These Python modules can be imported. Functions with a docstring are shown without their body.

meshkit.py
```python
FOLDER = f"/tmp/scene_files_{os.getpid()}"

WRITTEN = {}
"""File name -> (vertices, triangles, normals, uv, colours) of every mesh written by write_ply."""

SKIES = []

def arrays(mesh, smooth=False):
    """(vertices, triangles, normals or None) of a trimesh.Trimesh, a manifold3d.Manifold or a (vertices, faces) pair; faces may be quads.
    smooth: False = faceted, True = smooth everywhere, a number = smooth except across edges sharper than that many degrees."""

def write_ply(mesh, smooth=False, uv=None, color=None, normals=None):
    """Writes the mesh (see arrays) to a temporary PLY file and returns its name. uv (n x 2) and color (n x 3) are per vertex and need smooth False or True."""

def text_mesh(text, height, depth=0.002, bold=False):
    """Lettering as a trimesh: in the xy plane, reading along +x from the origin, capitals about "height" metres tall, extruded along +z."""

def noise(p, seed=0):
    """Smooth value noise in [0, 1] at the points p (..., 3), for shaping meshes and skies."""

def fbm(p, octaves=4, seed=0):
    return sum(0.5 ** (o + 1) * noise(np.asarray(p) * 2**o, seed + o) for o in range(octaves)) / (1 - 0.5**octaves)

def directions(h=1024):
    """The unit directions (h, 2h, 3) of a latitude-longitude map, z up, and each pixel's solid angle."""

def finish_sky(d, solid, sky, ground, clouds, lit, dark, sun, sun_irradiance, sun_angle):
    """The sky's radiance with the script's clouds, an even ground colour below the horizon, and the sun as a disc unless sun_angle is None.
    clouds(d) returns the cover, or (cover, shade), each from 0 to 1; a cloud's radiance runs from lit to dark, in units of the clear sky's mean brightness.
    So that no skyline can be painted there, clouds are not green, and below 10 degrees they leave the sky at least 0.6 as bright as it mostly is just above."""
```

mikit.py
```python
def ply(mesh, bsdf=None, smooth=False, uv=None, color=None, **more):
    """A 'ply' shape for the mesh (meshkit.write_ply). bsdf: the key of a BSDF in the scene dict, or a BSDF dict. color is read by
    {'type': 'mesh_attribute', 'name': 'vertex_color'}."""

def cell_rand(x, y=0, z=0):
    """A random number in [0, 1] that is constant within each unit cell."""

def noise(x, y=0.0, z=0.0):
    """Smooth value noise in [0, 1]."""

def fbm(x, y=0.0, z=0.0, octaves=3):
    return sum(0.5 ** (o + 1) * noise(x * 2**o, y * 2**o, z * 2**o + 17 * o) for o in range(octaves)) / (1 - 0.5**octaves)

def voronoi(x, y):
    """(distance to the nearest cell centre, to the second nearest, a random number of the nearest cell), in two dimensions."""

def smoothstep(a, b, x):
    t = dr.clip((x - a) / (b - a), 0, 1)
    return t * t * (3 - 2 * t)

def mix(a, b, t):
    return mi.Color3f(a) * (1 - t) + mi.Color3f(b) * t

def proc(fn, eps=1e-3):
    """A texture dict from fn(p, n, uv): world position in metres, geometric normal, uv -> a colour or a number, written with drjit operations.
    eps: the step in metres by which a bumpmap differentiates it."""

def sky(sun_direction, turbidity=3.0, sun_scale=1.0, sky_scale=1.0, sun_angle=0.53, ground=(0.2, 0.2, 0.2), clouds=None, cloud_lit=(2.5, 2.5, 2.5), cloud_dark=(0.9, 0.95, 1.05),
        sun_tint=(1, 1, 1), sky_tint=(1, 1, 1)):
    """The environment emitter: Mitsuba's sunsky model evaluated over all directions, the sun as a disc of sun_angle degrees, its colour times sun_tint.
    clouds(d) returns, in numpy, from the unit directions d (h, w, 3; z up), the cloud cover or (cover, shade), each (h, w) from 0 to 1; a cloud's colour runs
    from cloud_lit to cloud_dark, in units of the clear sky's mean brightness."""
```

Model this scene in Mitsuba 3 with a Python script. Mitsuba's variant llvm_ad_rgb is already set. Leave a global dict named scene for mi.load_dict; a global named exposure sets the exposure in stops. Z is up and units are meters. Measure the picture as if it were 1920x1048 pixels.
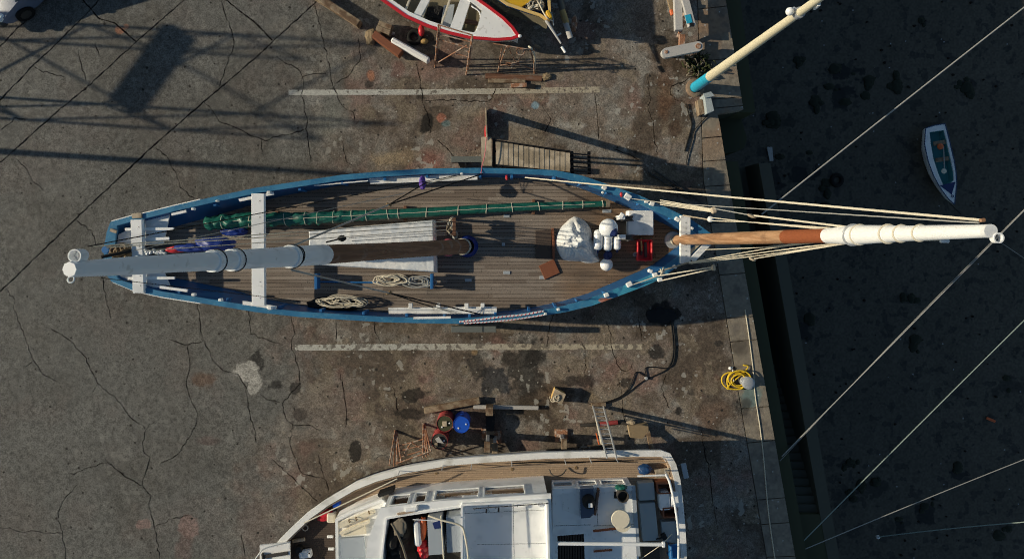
import math, random
import numpy as np, trimesh, mitsuba as mi, mikit, meshkit, drjit as dr
from mikit import noise, fbm, voronoi, cell_rand, smoothstep, mix
from shapely.geometry import Polygon, LineString, MultiPolygon, box as sbox, Point
from shapely.ops import unary_union
from shapely import affinity

# ------------------------------------------------------------------ camera, light, exposure
H, F, NX, NY = 24.6, 1280.0, 930.0, 450.0          # camera height above the quay, focal length and nadir (in photograph pixels)
scene, labels = {}, {}
T = mi.ScalarTransform4f
scene['camera'] = {'type': 'perspective', 'fov': math.degrees(2 * math.atan(960 / F)), 'fov_axis': 'x', 'near_clip': 0.1, 'far_clip': 400.0,
                   'principal_point_offset_x': (960 - NX) / 1920, 'principal_point_offset_y': (524 - NY) / 1048,
                   'to_world': T().look_at(origin=[0, 0, H], target=[0, 0, 0], up=[0, 1, 0])}
SUN = (-1.0, 0.067, 0.445)
scene['sky'] = mikit.sky(SUN, turbidity=3, sky_scale=0.68, sun_tint=(0.87, 1.0, 1.22), sky_tint=(1.0, 1.0, .96))
exposure = 1.87

# ------------------------------------------------------------------ helpers
rng = np.random.default_rng(7)
random.seed(7)
_count = {}


def numbered(key):
    n = _count.get(key, 0)
    _count[key] = n + 1
    return key if n == 0 else f'{key}_{n:03d}'


def tag(key, label=None, cat=None, group=None, kind=None):
    d = {k: v for k, v in (('label', label), ('category', cat), ('group', group), ('kind', kind)) if v}
    if d:
        labels[key] = d
    return key


def add(name, mesh, mat, label=None, cat=None, group=None, kind=None, smooth=False):
    key = numbered(name)
    scene[key] = mikit.ply(mesh, 'mat_' + mat, smooth=smooth)
    return tag(key, label, cat, group, kind)


def thing(name, label, cat, group=None, kind=None):
    return tag(numbered(name), label, cat, group, kind)


def part(parent, name, mesh, mat, label=None, smooth=False, kind=None):
    return add(f'{parent}__{name}', mesh, mat, label, smooth=smooth, kind=kind)


def P(px, py, z=0.0):
    """The point at height z that stands at this place of the photograph's plan."""
    s = (H - z) / F
    return np.array([(px - NX) * s, (NY - py) * s, z])


def L(m, z=0.0):
    return m * (H - z) / F


def poly(pts, z=0.0):
    return Polygon([P(x, y, z)[:2] for x, y in pts])


def cat(ms):
    return trimesh.util.concatenate([m for m in ms if m is not None])


def prism(shape, z0, z1):
    out = []
    for g in getattr(shape, 'geoms', [shape]):
        if g.geom_type != 'Polygon' or g.area < 1e-5:
            continue
        m = trimesh.creation.extrude_polygon(g, z1 - z0, engine='earcut')
        m.apply_translation([0, 0, z0])
        out.append(m)
    return cat(out)


def cbox(sx, sy, sz, c=0.01):
    a, b, d = sx / 2, sy / 2, sz / 2
    c = min(c, a * .6, b * .6, d * .6)
    pts = []
    for i in (-1, 1):
        for j in (-1, 1):
            for k in (-1, 1):
                pts += [(i * a, j * (b - c), k * (d - c)), (i * (a - c), j * b, k * (d - c)), (i * (a - c), j * (b - c), k * d)]
    return trimesh.convex.convex_hull(np.array(pts))


def place(m, loc, rz=0.0, ry=0.0, rx=0.0):
    m = m.copy()
    for ang, ax in ((rx, [1, 0, 0]), (ry, [0, 1, 0]), (rz, [0, 0, 1])):
        if ang:
            m.apply_transform(trimesh.transformations.rotation_matrix(ang, ax))
    m.apply_translation(loc)
    return m


def frame(d):
    d = np.asarray(d, float) / np.linalg.norm(d)
    up = np.array([0, 0, 1.0]) if abs(d[2]) < .95 else np.array([0, 1.0, 0])
    s = np.cross(up, d)
    s /= np.linalg.norm(s)
    return s, np.cross(d, s), d


def beam(p, q, w, h, c=0.008):
    """A bevelled bar from p to q, w wide across and h deep."""
    p, q = np.asarray(p, float), np.asarray(q, float)
    s, u, d = frame(q - p)
    m = cbox(w, h, np.linalg.norm(q - p), c)
    M = np.eye(4)
    M[:3, 0], M[:3, 1], M[:3, 2], M[:3, 3] = s, u, d, (p + q) / 2
    m.apply_transform(M)
    return m


def tube(pts, r, n=8, caps=True):
    pts = np.asarray(pts, float)
    r = np.broadcast_to(np.asarray(r, float), (len(pts),))
    t = np.gradient(pts, axis=0)
    t /= np.linalg.norm(t, axis=1, keepdims=True) + 1e-12
    up = np.array([0, 0, 1.0]) if np.abs(t[:, 2]).mean() < .9 else np.array([0, 1.0, 0])
    a = np.cross(t, up)
    a /= np.linalg.norm(a, axis=1, keepdims=True) + 1e-12
    b = np.cross(a, t)
    ang = np.arange(n) * 2 * math.pi / n
    v = pts[:, None] + r[:, None, None] * (np.cos(ang)[None, :, None] * a[:, None] + np.sin(ang)[None, :, None] * b[:, None])
    k = len(pts)
    f = []
    for i in range(k - 1):
        for j in range(n):
            j2 = (j + 1) % n
            f += [(i * n + j, i * n + j2, (i + 1) * n + j2), (i * n + j, (i + 1) * n + j2, (i + 1) * n + j)]
    v = v.reshape(-1, 3)
    if caps:
        f += [(0, j + 1, j) for j in range(1, n - 1)]
        o = (k - 1) * n
        f += [(o, o + j, o + j + 1) for j in range(1, n - 1)]
    m = trimesh.Trimesh(v, np.array(f), process=False)
    m.fix_normals()
    return m


def curve(pts, n=40, closed=False):
    """A smooth curve through the points (Catmull-Rom)."""
    p = np.asarray(pts, float)
    p = np.vstack([2 * p[0] - p[1], p, 2 * p[-1] - p[-2]])
    out = []
    seg = len(p) - 3
    per = max(2, n // seg)
    for i in range(seg):
        a, b, c, d = p[i:i + 4]
        for t in np.linspace(0, 1, per, endpoint=False):
            out.append(.5 * ((2 * b) + (c - a) * t + (2 * a - 5 * b + 4 * c - d) * t ** 2 + (3 * b - a - 3 * c + d) * t ** 3))
    out.append(p[-2])
    return np.array(out)


def cyl(loc, r, h, n=24, r2=None):
    ang = np.arange(n) * 2 * math.pi / n
    r2 = r if r2 is None else r2
    c = min(.012, h * .2)
    rings = [(r - c, 0), (r, c), (r2, h - c), (r2 - c, h)]
    return trimesh.convex.convex_hull(np.array([[rr * math.cos(a) + loc[0], rr * math.sin(a) + loc[1], z + loc[2]] for rr, z in rings for a in ang]))


def ring(loc, R, r, axis=(0, 0, 1), n=28, k=8):
    m = trimesh.creation.torus(R, r, major_sections=n, minor_sections=k)
    m.apply_transform(trimesh.geometry.align_vectors([0, 0, 1], axis))
    m.apply_translation(loc)
    return m


def lathe(profile, loc, n=28):
    m = trimesh.creation.revolve(np.array(profile, float), sections=n)
    m.apply_translation(loc)
    return m


def blob(loc, rx, ry, rz, amp=.15, freq=2.0, seed=0, sub=3, floor=None):
    m = trimesh.creation.icosphere(subdivisions=sub)
    v = np.array(m.vertices)
    k = 1 + amp * 2 * (meshkit.fbm(v * freq + 10 + seed * 3.7, 3, seed) - .5)
    v = v * k[:, None] * [rx, ry, rz] + loc
    if floor is not None:
        v[:, 2] = np.maximum(v[:, 2], floor)
    return trimesh.Trimesh(v, m.faces, process=False)


def sheet(n, m, fn):
    """A surface of n x m points from fn(u, v) with u, v from 0 to 1."""
    u, v = np.meshgrid(np.linspace(0, 1, n), np.linspace(0, 1, m), indexing='ij')
    p = fn(u, v).reshape(-1, 3)
    i, j = np.meshgrid(np.arange(n - 1), np.arange(m - 1), indexing='ij')
    a = (i * m + j).ravel()
    f = np.vstack([np.stack([a, a + m, a + m + 1], 1), np.stack([a, a + m + 1, a + 1], 1)])
    return trimesh.Trimesh(p, f, process=False)


# ------------------------------------------------------------------ materials
def M(name, rgb, rough=.6, spec=.4, metal=0.0, clear=0.0):
    base = rgb if isinstance(rgb, dict) else {'type': 'rgb', 'value': list(rgb)}
    scene['mat_' + name] = {'type': 'twosided', 'bsdf': {'type': 'principled', 'base_color': base, 'roughness': rough, 'specular': spec, 'metallic': metal, 'clearcoat': clear}}


def bumped(name, rgb, fn, height=1.0, rough=.7, spec=.3):
    scene['mat_' + name] = {'type': 'twosided', 'bsdf': {'type': 'bumpmap', 'arbitrary': mikit.proc(fn, eps=.004), 'scale': height,
                            'bsdf': {'type': 'principled', 'base_color': rgb if isinstance(rgb, dict) else {'type': 'rgb', 'value': list(rgb)}, 'roughness': rough, 'specular': spec}}}


C3 = mi.Color3f


def patchy(col, p, spots, wob):
    """Stains, spills and paint splashes lying on the concrete, each with a ragged outline."""
    for (px, py, rx, ry, c, k, hard) in spots:
        q = P(px, py)
        d = dr.sqrt(dr.square((p.x - q[0]) / L(rx)) + dr.square((p.y - q[1]) / L(ry))) + wob * .9
        col = mix(col, C3(*c), k * (1 - smoothstep(1 - hard, 1 + hard, d)))
    return col


OIL, RUST, CHALK, PINK = (.010, .0095, .009), (.10, .047, .024), (.34, .33, .305), (.20, .142, .128)
WET = (.018, .0175, .017)
SPOTS = [(985, 690, 38, 60, OIL, .75, .25), (1000, 665, 16, 26, OIL, .6, .3), (930, 715, 30, 25, (.02, .024, .03), .8, .2), (895, 680, 16, 40, WET, .7, .3), (1085, 714, 36, 11, OIL, .7, .2), (770, 740, 28, 14, OIL, .8, .15),
         (770, 776, 22, 10, OIL, .7, .2), (483, 678, 14, 16, WET, .8, .15), (553, 728, 14, 11, WET, .8, .2), (515, 722, 18, 12, WET, .8, .25), (564, 776, 12, 10, WET, .8, .2), (665, 846, 10, 19, OIL, .85, .15),
         (1232, 660, 16, 12, WET, .85, .2), (1175, 718, 13, 9, WET, .8, .2), (1272, 771, 9, 9, WET, .9, .15), (1240, 590, 30, 20, OIL, .9, .2), (1347, 645, 7, 6, WET, .7, .2), (800, 232, 11, 16, OIL, .9, .25), (692, 160, 10, 10, OIL, .7, .3),
         (790, 180, 8, 14, OIL, .7, .3), (1300, 735, 9, 5, WET, .6, .3), (1150, 560, 200, 8, WET, .0, .3), (1255, 100, 30, 34, (.045, .028, .018), .8, .35), (1247, 175, 13, 60, RUST, .55, .5), (1300, 128, 34, 20, (.05, .035, .022), .8, .4),
         (1265, 240, 12, 16, (.05, .028, .018), .7, .3), (1245, 60, 18, 70, (.09, .08, .065), .5, .5), (1005, 765, 32, 26, (.045, .034, .026), .8, .3), (965, 770, 60, 22, (.05, .04, .03), .6, .4), (745, 800, 30, 12, (.05, .045, .037), .5, .4),
         (620, 120, 22, 20, (.17, .165, .15), .5, .4), (668, 130, 14, 16, (.17, .15, .125), .7, .3), (696, 143, 7, 10, (.28, .12, .065), .7, .3), (745, 130, 14, 16, (.16, .06, .05), .4, .5), (827, 222, 7, 7, (.3, .12, .08), .7, .3),
         (836, 232, 7, 5, (.09, .16, .17), .6, .3), (1003, 200, 7, 7, (.16, .24, .29), .9, .25), (1075, 235, 26, 5, CHALK, .5, .5), (1080, 232, 10, 9, (.2, .18, .15), .7, .4), (730, 300, 34, 13, (.21, .165, .11), .75, .4), (765, 292, 14, 16, (.2, .15, .1), .6, .4),
         (815, 300, 22, 18, (.19, .075, .06), .5, .5), (620, 225, 26, 36, (.16, .165, .145), .55, .5), (520, 240, 30, 14, (.16, .16, .15), .4, .5), (600, 175, 40, 8, (.23, .225, .21), .5, .4), (585, 190, 26, 7, (.2, .2, .19), .5, .5),
         (462, 700, 24, 20, CHALK, .9, .12), (478, 722, 14, 22, CHALK, .8, .15), (270, 981, 15, 10, PINK, .85, .15), (350, 988, 21, 18, PINK, .85, .15), (345, 1022, 14, 28, (.13, .085, .075), .55, .4), (380, 712, 24, 16, (.12, .072, .05), .7, .4),
         (225, 57, 9, 8, (.3, .13, .075), .7, .3), (236, 50, 6, 5, (.28, .13, .08), .7, .3), (480, 980, 36, 60, (.125, .09, .078), .45, .5), (395, 825, 24, 8, (.11, .07, .065), .45, .5), (520, 905, 24, 14, (.16, .165, .155), .4, .5), (255, 20, 16, 10, (.14, .14, .135), .4, .5),
         (855, 655, 14, 12, (.23, .15, .07), .0, .4), (740, 600, 60, 34, (.075, .058, .042), .6, .5), (890, 660, 8, 8, (.25, .17, .09), .7, .3), (620, 760, 60, 40, (.12, .098, .085), .5, .5), (1110, 745, 12, 10, (.2, .155, .1), .6, .4),
         (1330, 780, 26, 26, (.13, .085, .062), .5, .5), (1310, 720, 8, 34, (.16, .12, .085), .5, .4), (1405, 745, 18, 24, (.12, .2, .2), .75, .4), (1395, 765, 14, 20, (.045, .04, .036), .8, .35), (1385, 650, 16, 14, (.06, .05, .04), .7, .4),
         (880, 765, 60, 10, (.06, .05, .042), .4, .5), (700, 880, 30, 10, (.07, .06, .05), .5, .4), (570, 900, 40, 60, (.115, .095, .083), .4, .6), (1010, 110, 120, 26, (.085, .07, .056), .45, .5), (1210, 450, 40, 60, (.06, .048, .04), .5, .5)]


def concrete(p, n, uv):
    big = fbm(p.x * .35 + 9, p.y * .35, 3.0)
    mid = fbm(p.x * 1.7, p.y * 1.7, 5.0, octaves=4)
    fine = fbm(p.x * 9, p.y * 9, 1.0)
    grit = noise(p.x * 34, p.y * 34)
    brown = smoothstep(-8.2, -3.5, p.x + (mid - .5) * 6 - p.y * .12 + (big - .5) * 4)
    col = mix(C3(.112, .111, .104), C3(.136, .112, .093), brown)
    col = mix(col, C3(.185, .18, .165), smoothstep(.47, .70, mid) * (.12 + .5 * brown))
    col = mix(col, C3(.083, .080, .072), smoothstep(.45, .7, fbm(p.x * .45 + 17, p.y * .45, 6.0)) * (.55 - .3 * brown))
    col = mix(col, C3(.070, .054, .041), smoothstep(.48, .66, fbm(p.x * .9 + 31, p.y * .9, 2.0, octaves=4)) * (.1 + .8 * brown))
    col = mix(col, C3(.15, .088, .072), smoothstep(.56, .74, fbm(p.x * .8 + 71, p.y * .8, 9.0, octaves=4)) * (.08 + .5 * brown))
    col = mix(col, C3(.16, .132, .098), smoothstep(.58, .68, fbm(p.x * 1.3 + 41, p.y * 1.3, 4.0, octaves=4)) * .6 * brown)
    wob = (fbm(p.x * 2.6, p.y * 2.6, 7.0, octaves=4) - .5) * 1.5 + (fine - .5) * .5
    col = patchy(col, p, SPOTS, wob)
    col = col * (.60 + .8 * fine) * (.58 + .84 * grit)
    d, _, r = voronoi(p.x * 3.1, p.y * 3.1)
    col = mix(col, C3(.36, .35, .32), (1 - smoothstep(.04, .10, d + (fine - .5) * .12)) * smoothstep(.72, .76, r) * (.1 + .6 * brown))
    chips = smoothstep(.685, .71, fbm(p.x * 4.3 + 3, p.y * 4.3, 11.0, octaves=4)) * smoothstep(.45, .6, fbm(p.x * .6 + 13, p.y * .6, 1.0))
    col = mix(col, C3(.33, .325, .30), chips * (.2 + .35 * brown))
    d2, _, r2 = voronoi(p.x * 1.3 + 50, p.y * 1.3)
    col = mix(col, C3(.02, .018, .016), (1 - smoothstep(.025, .06, d2 + (fine - .5) * .08)) * smoothstep(.45, .5, r2))
    return col * (1.04 + .12 * brown)


def concrete_bump(p, n, uv):
    return .012 * fbm(p.x * 7, p.y * 7, p.z * 7, octaves=4) + .004 * noise(p.x * 45, p.y * 45, p.z * 45)


def coping_c(p, n, uv):
    mid = fbm(p.x * 2.2, p.y * 2.2, p.z * 2.2, octaves=4)
    col = mix(C3(.215, .188, .150), C3(.235, .165, .115), smoothstep(.4, .62, fbm(p.x * .9 + 5, p.y * .9, 3.0)) * smoothstep(1.5, 4.5, p.y))
    col = mix(col, C3(.13, .115, .10), smoothstep(.5, .75, mid) * .7)
    wob = (fbm(p.x * 2.6, p.y * 2.6, 7.0, octaves=4) - .5) * 1.5
    col = patchy(col, p, SPOTS[-12:-5], wob)
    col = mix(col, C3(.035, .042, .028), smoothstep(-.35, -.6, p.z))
    d, _, r = voronoi(p.x * 2.1, p.y * 2.1)
    col = mix(col, C3(.4, .4, .38), (1 - smoothstep(.04, .08, d)) * smoothstep(.6, .65, r) * .8)
    return col * (.7 + .6 * fbm(p.x * 11, p.y * 11, p.z * 11))


MUDSPOTS = [(1580, 135, 32, 14, .95), (1580, 180, 16, 24, .9), (1527, 190, 7, 24, .9), (1812, 165, 14, 10, .8), (1730, 42, 8, 8, .8), (1495, 115, 8, 10, .7), (1500, 320, 22, 22, .95), (1450, 340, 18, 34, .9), (1545, 350, 8, 14, .7),
            (1800, 890, 14, 7, .9), (1735, 960, 16, 18, .9), (1690, 985, 12, 12, .9), (1640, 915, 24, 16, .7), (1500, 610, 22, 26, .9), (1895, 725, 26, 14, .6), (1460, 230, 30, 12, .6), (1590, 870, 14, 6, .8), (1575, 930, 20, 20, .6), (1530, 1035, 18, 30, .7),
            (1715, 648, 5, 9, .9), (1870, 1000, 12, 10, .7), (1700, 560, 26, 6, .5), (1680, 160, 6, 12, .7), (1625, 160, 4, 10, .6)]
MZ = -7.7


def mud_c(p, n, uv):
    a = fbm(p.x * .5, p.y * .5, 4.0)
    b = fbm(p.x * 3.1, p.y * 3.1, 8.0, octaves=4)
    col = mix(C3(.060, .052, .038), C3(.082, .071, .053), a)
    col = mix(col, C3(.012, .012, .012), smoothstep(.59, .68, b) * .6)
    wob = (b - .5) * 3.0
    for (px, py, rx, ry, k) in MUDSPOTS:
        q = P(px, py, MZ)
        d = dr.sqrt(dr.square((p.x - q[0]) / L(rx, MZ)) + dr.square((p.y - q[1]) / L(ry, MZ))) + wob
        col = mix(col, C3(.006, .006, .006), k * (1 - smoothstep(.7, 1.2, d)))
    d, _, r = voronoi(p.x * .9, p.y * .9)
    col = mix(col, C3(.3, .3, .3), (1 - smoothstep(.02, .035, d)) * smoothstep(.8, .85, r))
    return col * (.7 + .6 * noise(p.x * 14, p.y * 14))


def deck_c(p, n, uv):
    row = dr.floor(p.y / .118)
    butt = dr.floor(p.x / 2.6 + cell_rand(row, 5) * 7)
    r = cell_rand(row, butt)
    g = fbm(p.x * 1.5, p.y * 30, row, octaves=4)
    col = mix(C3(.155, .124, .102), C3(.26, .222, .19), r)
    warm = smoothstep(1.0, 4.2, p.x + (fbm(p.x * .8, p.y * .8, 2.0) - .5) * 3)
    col = mix(col, mix(C3(.17, .10, .052), C3(.25, .155, .085), r), warm * .85)
    col = mix(col, C3(.085, .075, .07), smoothstep(.5, .8, fbm(p.x * .7, p.y * .9 + 12, 3.0)) * .5)
    return col * (.7 + .6 * g)


def timber_c(p, n, uv):
    g = fbm(p.x * 5, p.y * 5, p.z * 5, octaves=4)
    h = fbm(p.x * 24, p.y * 24, p.z * 24)
    col = mix(C3(.26, .205, .145), C3(.13, .085, .055), smoothstep(.35, .65, g))
    return col * (.6 + .8 * h)


def tread_c(p, n, uv):
    g = fbm(p.x * 30, p.y * 2.0, p.z * 3, octaves=4)
    h = fbm(p.x * 3, p.y * 4, 3.0)
    return mix(C3(.50, .42, .315), C3(.30, .245, .175), smoothstep(.3, .7, h)) * (.65 + .6 * g)


def rust_c(p, n, uv):
    g = fbm(p.x * 9, p.y * 9, p.z * 9)
    return mix(C3(.30, .15, .09), C3(.42, .33, .27), smoothstep(.45, .65, g)) * (.6 + .8 * noise(p.x * 40, p.y * 40, p.z * 40))


def grubby_white(p, n, uv):
    g = fbm(p.x * 2.6, p.y * 2.6, p.z * 2.6, octaves=4)
    s = fbm(p.x * 14, p.y * 14, p.z * 14)
    col = mix(C3(.78, .78, .765), C3(.58, .575, .54), smoothstep(.48, .75, g))
    return mix(col, C3(.33, .28, .21), smoothstep(.66, .8, s) * .5)


def white_c(p, n, uv):
    g = fbm(p.x * 1.9, p.y * 1.9, p.z * 1.9, octaves=4)
    s = fbm(p.x * 9, p.y * 9, p.z * 9, octaves=4)
    col = mix(C3(.81, .82, .82), C3(.66, .675, .68), smoothstep(.45, .72, g))
    return mix(col, C3(.40, .36, .30), smoothstep(.68, .78, s) * .35)


def spar_c(a, b, c):
    def fn(p, n, uv):
        g = fbm(p.x * 1.2, p.y * 26, p.z * .9, octaves=4)
        w = fbm(p.x * 2.2, p.y * 3, p.z * 1.6 + 3, octaves=4)
        col = mix(C3(*a), C3(*b), smoothstep(.35, .65, g))
        return mix(col, C3(*c), smoothstep(.60, .68, w) * .5)
    return fn


def rail_c(p, n, uv):
    g = fbm(p.x * 3, p.y * 3, p.z * 3, octaves=4)
    s = fbm(p.x * 17, p.y * 17, p.z * 17)
    col = mix(C3(.03, .145, .28), C3(.045, .19, .34), smoothstep(.35, .65, g))
    col = mix(col, C3(.10, .26, .36), smoothstep(.62, .74, s) * .5)
    prim = smoothstep(2.6, 3.6, p.x) * smoothstep(-.9, -1.4, p.y)
    wob = fbm(p.x * 2.4, p.y * 2.4, 3.0)
    col = mix(col, C3(.05, .27, .40), prim * smoothstep(.42, .5, wob))
    return mix(col, C3(.50, .17, .09), prim * smoothstep(.49, .52, fbm(p.x * 2.1 + 8, p.y * 2.1, 6.0)))


def paint_c(p, n, uv):
    s = fbm(p.x * 6, p.y * 6, 2.0, octaves=4)
    b = smoothstep(-4, 2, p.x)
    col = mix(C3(.40, .40, .37), C3(.36, .32, .25), b)
    worn = smoothstep(.0, -2, p.y) * .13
    return mix(col, C3(.11, .095, .08), smoothstep(.64 - worn, .76 - worn, s) * .8) * (.75 + .5 * noise(p.x * 30, p.y * 30))


def tarp_c(p, n, uv):
    g = fbm(p.x * 1.7, p.y * 1.7, p.z * 2, octaves=4)
    return mix(C3(.74, .735, .71), C3(.60, .63, .65), smoothstep(.4, .65, g))


def canvas_b(p, n, uv):
    a = fbm(p.x * 3.0, p.y * 3.0, p.z * 3, octaves=3)
    return .10 * dr.abs(a - .5) + .02 * fbm(p.x * 11, p.y * 11, p.z * 11)


bumped('concrete', mikit.proc(concrete), concrete_bump, 1.0, .85, .25)
bumped('coping', mikit.proc(coping_c), concrete_bump, 1.2, .8, .3)
M('mud', mikit.proc(mud_c), .55, .35)
M('dirt', (.018, .016, .014), .95, .1)
M('deck', mikit.proc(deck_c), .7, .3)
M('timber', mikit.proc(timber_c), .8, .2)
M('tread', mikit.proc(tread_c), .8, .2)
M('rust', mikit.proc(rust_c), .8, .2)
M('grubby', mikit.proc(grubby_white), .5, .4)
M('rail', mikit.proc(rail_c), .35, .5)
M('paint', mikit.proc(paint_c), .8, .2)
bumped('tarp', mikit.proc(tarp_c), canvas_b, .22, .6, .35)
bumped('green_tarp', (.010, .105, .078), canvas_b, .4, .4, .5)
M('white', mikit.proc(white_c), .45, .45)
M('white_gloss', (.80, .81, .81), .25, .5, clear=.4)
M('cream', (.66, .60, .47), .5, .4)
M('bulwark_blue', (.016, .085, .22), .4, .5)
M('navy', (.016, .03, .12), .5, .4)
M('blue', (.02, .13, .34), .4, .5)
M('royal', (.006, .028, .20), .45, .5)
M('barrel_blue', (.015, .09, .52), .3, .6)
M('dinghy_teal', (.05, .22, .24), .6, .3)
M('hull_blue', (.014, .05, .14), .4, .5)
M('caulk', (.022, .018, .015), .9, .1)
M('mast_brown', mikit.proc(spar_c((.18, .092, .055), (.12, .058, .035), (.19, .16, .14))), .5, .4)
M('mast_tan', mikit.proc(spar_c((.42, .25, .14), (.29, .155, .08), (.22, .12, .065))), .5, .4)
M('mast_red', (.25, .075, .03), .5, .4)
M('rope', (.60, .55, .44), .8, .2)
M('rope_grey', (.34, .34, .32), .8, .2)
M('rope_dark', (.018, .017, .016), .8, .2)
M('rope_green', (.25, .31, .28), .8, .2)
M('rope_yellow', (.70, .48, .03), .6, .3)
M('red', (.52, .02, .03), .4, .5)
M('dull_red', (.30, .05, .05), .6, .3)
M('orange', (.62, .13, .04), .5, .4)
M('pink', (.62, .13, .17), .45, .5)
M('purple', (.10, .05, .30), .6, .3)
M('brown_board', (.20, .075, .04), .6, .3)
M('black', (.010, .010, .011), .6, .3)
M('dark_metal', (.05, .045, .04), .5, .4)
M('galvanised', (.42, .44, .46), .4, .5, .3)
M('grey_paint', (.42, .41, .40), .7, .3)
M('slate_grey', (.13, .145, .14), .7, .3)
M('blue_grey', (.34, .38, .42), .5, .4)
M('locker', (.33, .38, .40), .55, .4)
M('slate_blue', (.075, .10, .15), .5, .4)
M('yellow', (.62, .36, .02), .5, .4)
M('pale_yellow', (.66, .46, .17), .5, .4)
M('buff', (.50, .33, .13), .6, .3)
M('post_cream', (.60, .55, .40), .55, .35)
M('cyan', (.02, .34, .52), .5, .4)
scene['mat_glass'] = {'type': 'thindielectric', 'int_ior': 1.5}
M('curtain', (.42, .46, .44), .8, .2)
M('seaweed', (.012, .016, .008), .7, .3)
M('weed', (.045, .055, .022), .8, .2)
M('bilge', (.19, .165, .11), .85, .2)
M('dark_canvas', (.035, .034, .032), .8, .2)
M('khaki', (.20, .17, .13), .8, .2)
M('car_paint', (.12, .15, .22), .25, .6, clear=.8)
M('car_glass', (.05, .08, .075), .05, .7)
M('tyre', (.012, .012, .012), .8, .2)
M('teak', (.36, .265, .185), .7, .3)
M('weathered_deck', (.075, .056, .046), .75, .25)
M('concrete_block', (.25, .19, .12), .85, .2)
M('algae', (.055, .058, .030), .7, .3)
M('wet_stone', (.075, .074, .055), .6, .35)
M('copper', (.18, .12, .06), .5, .4)

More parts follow.
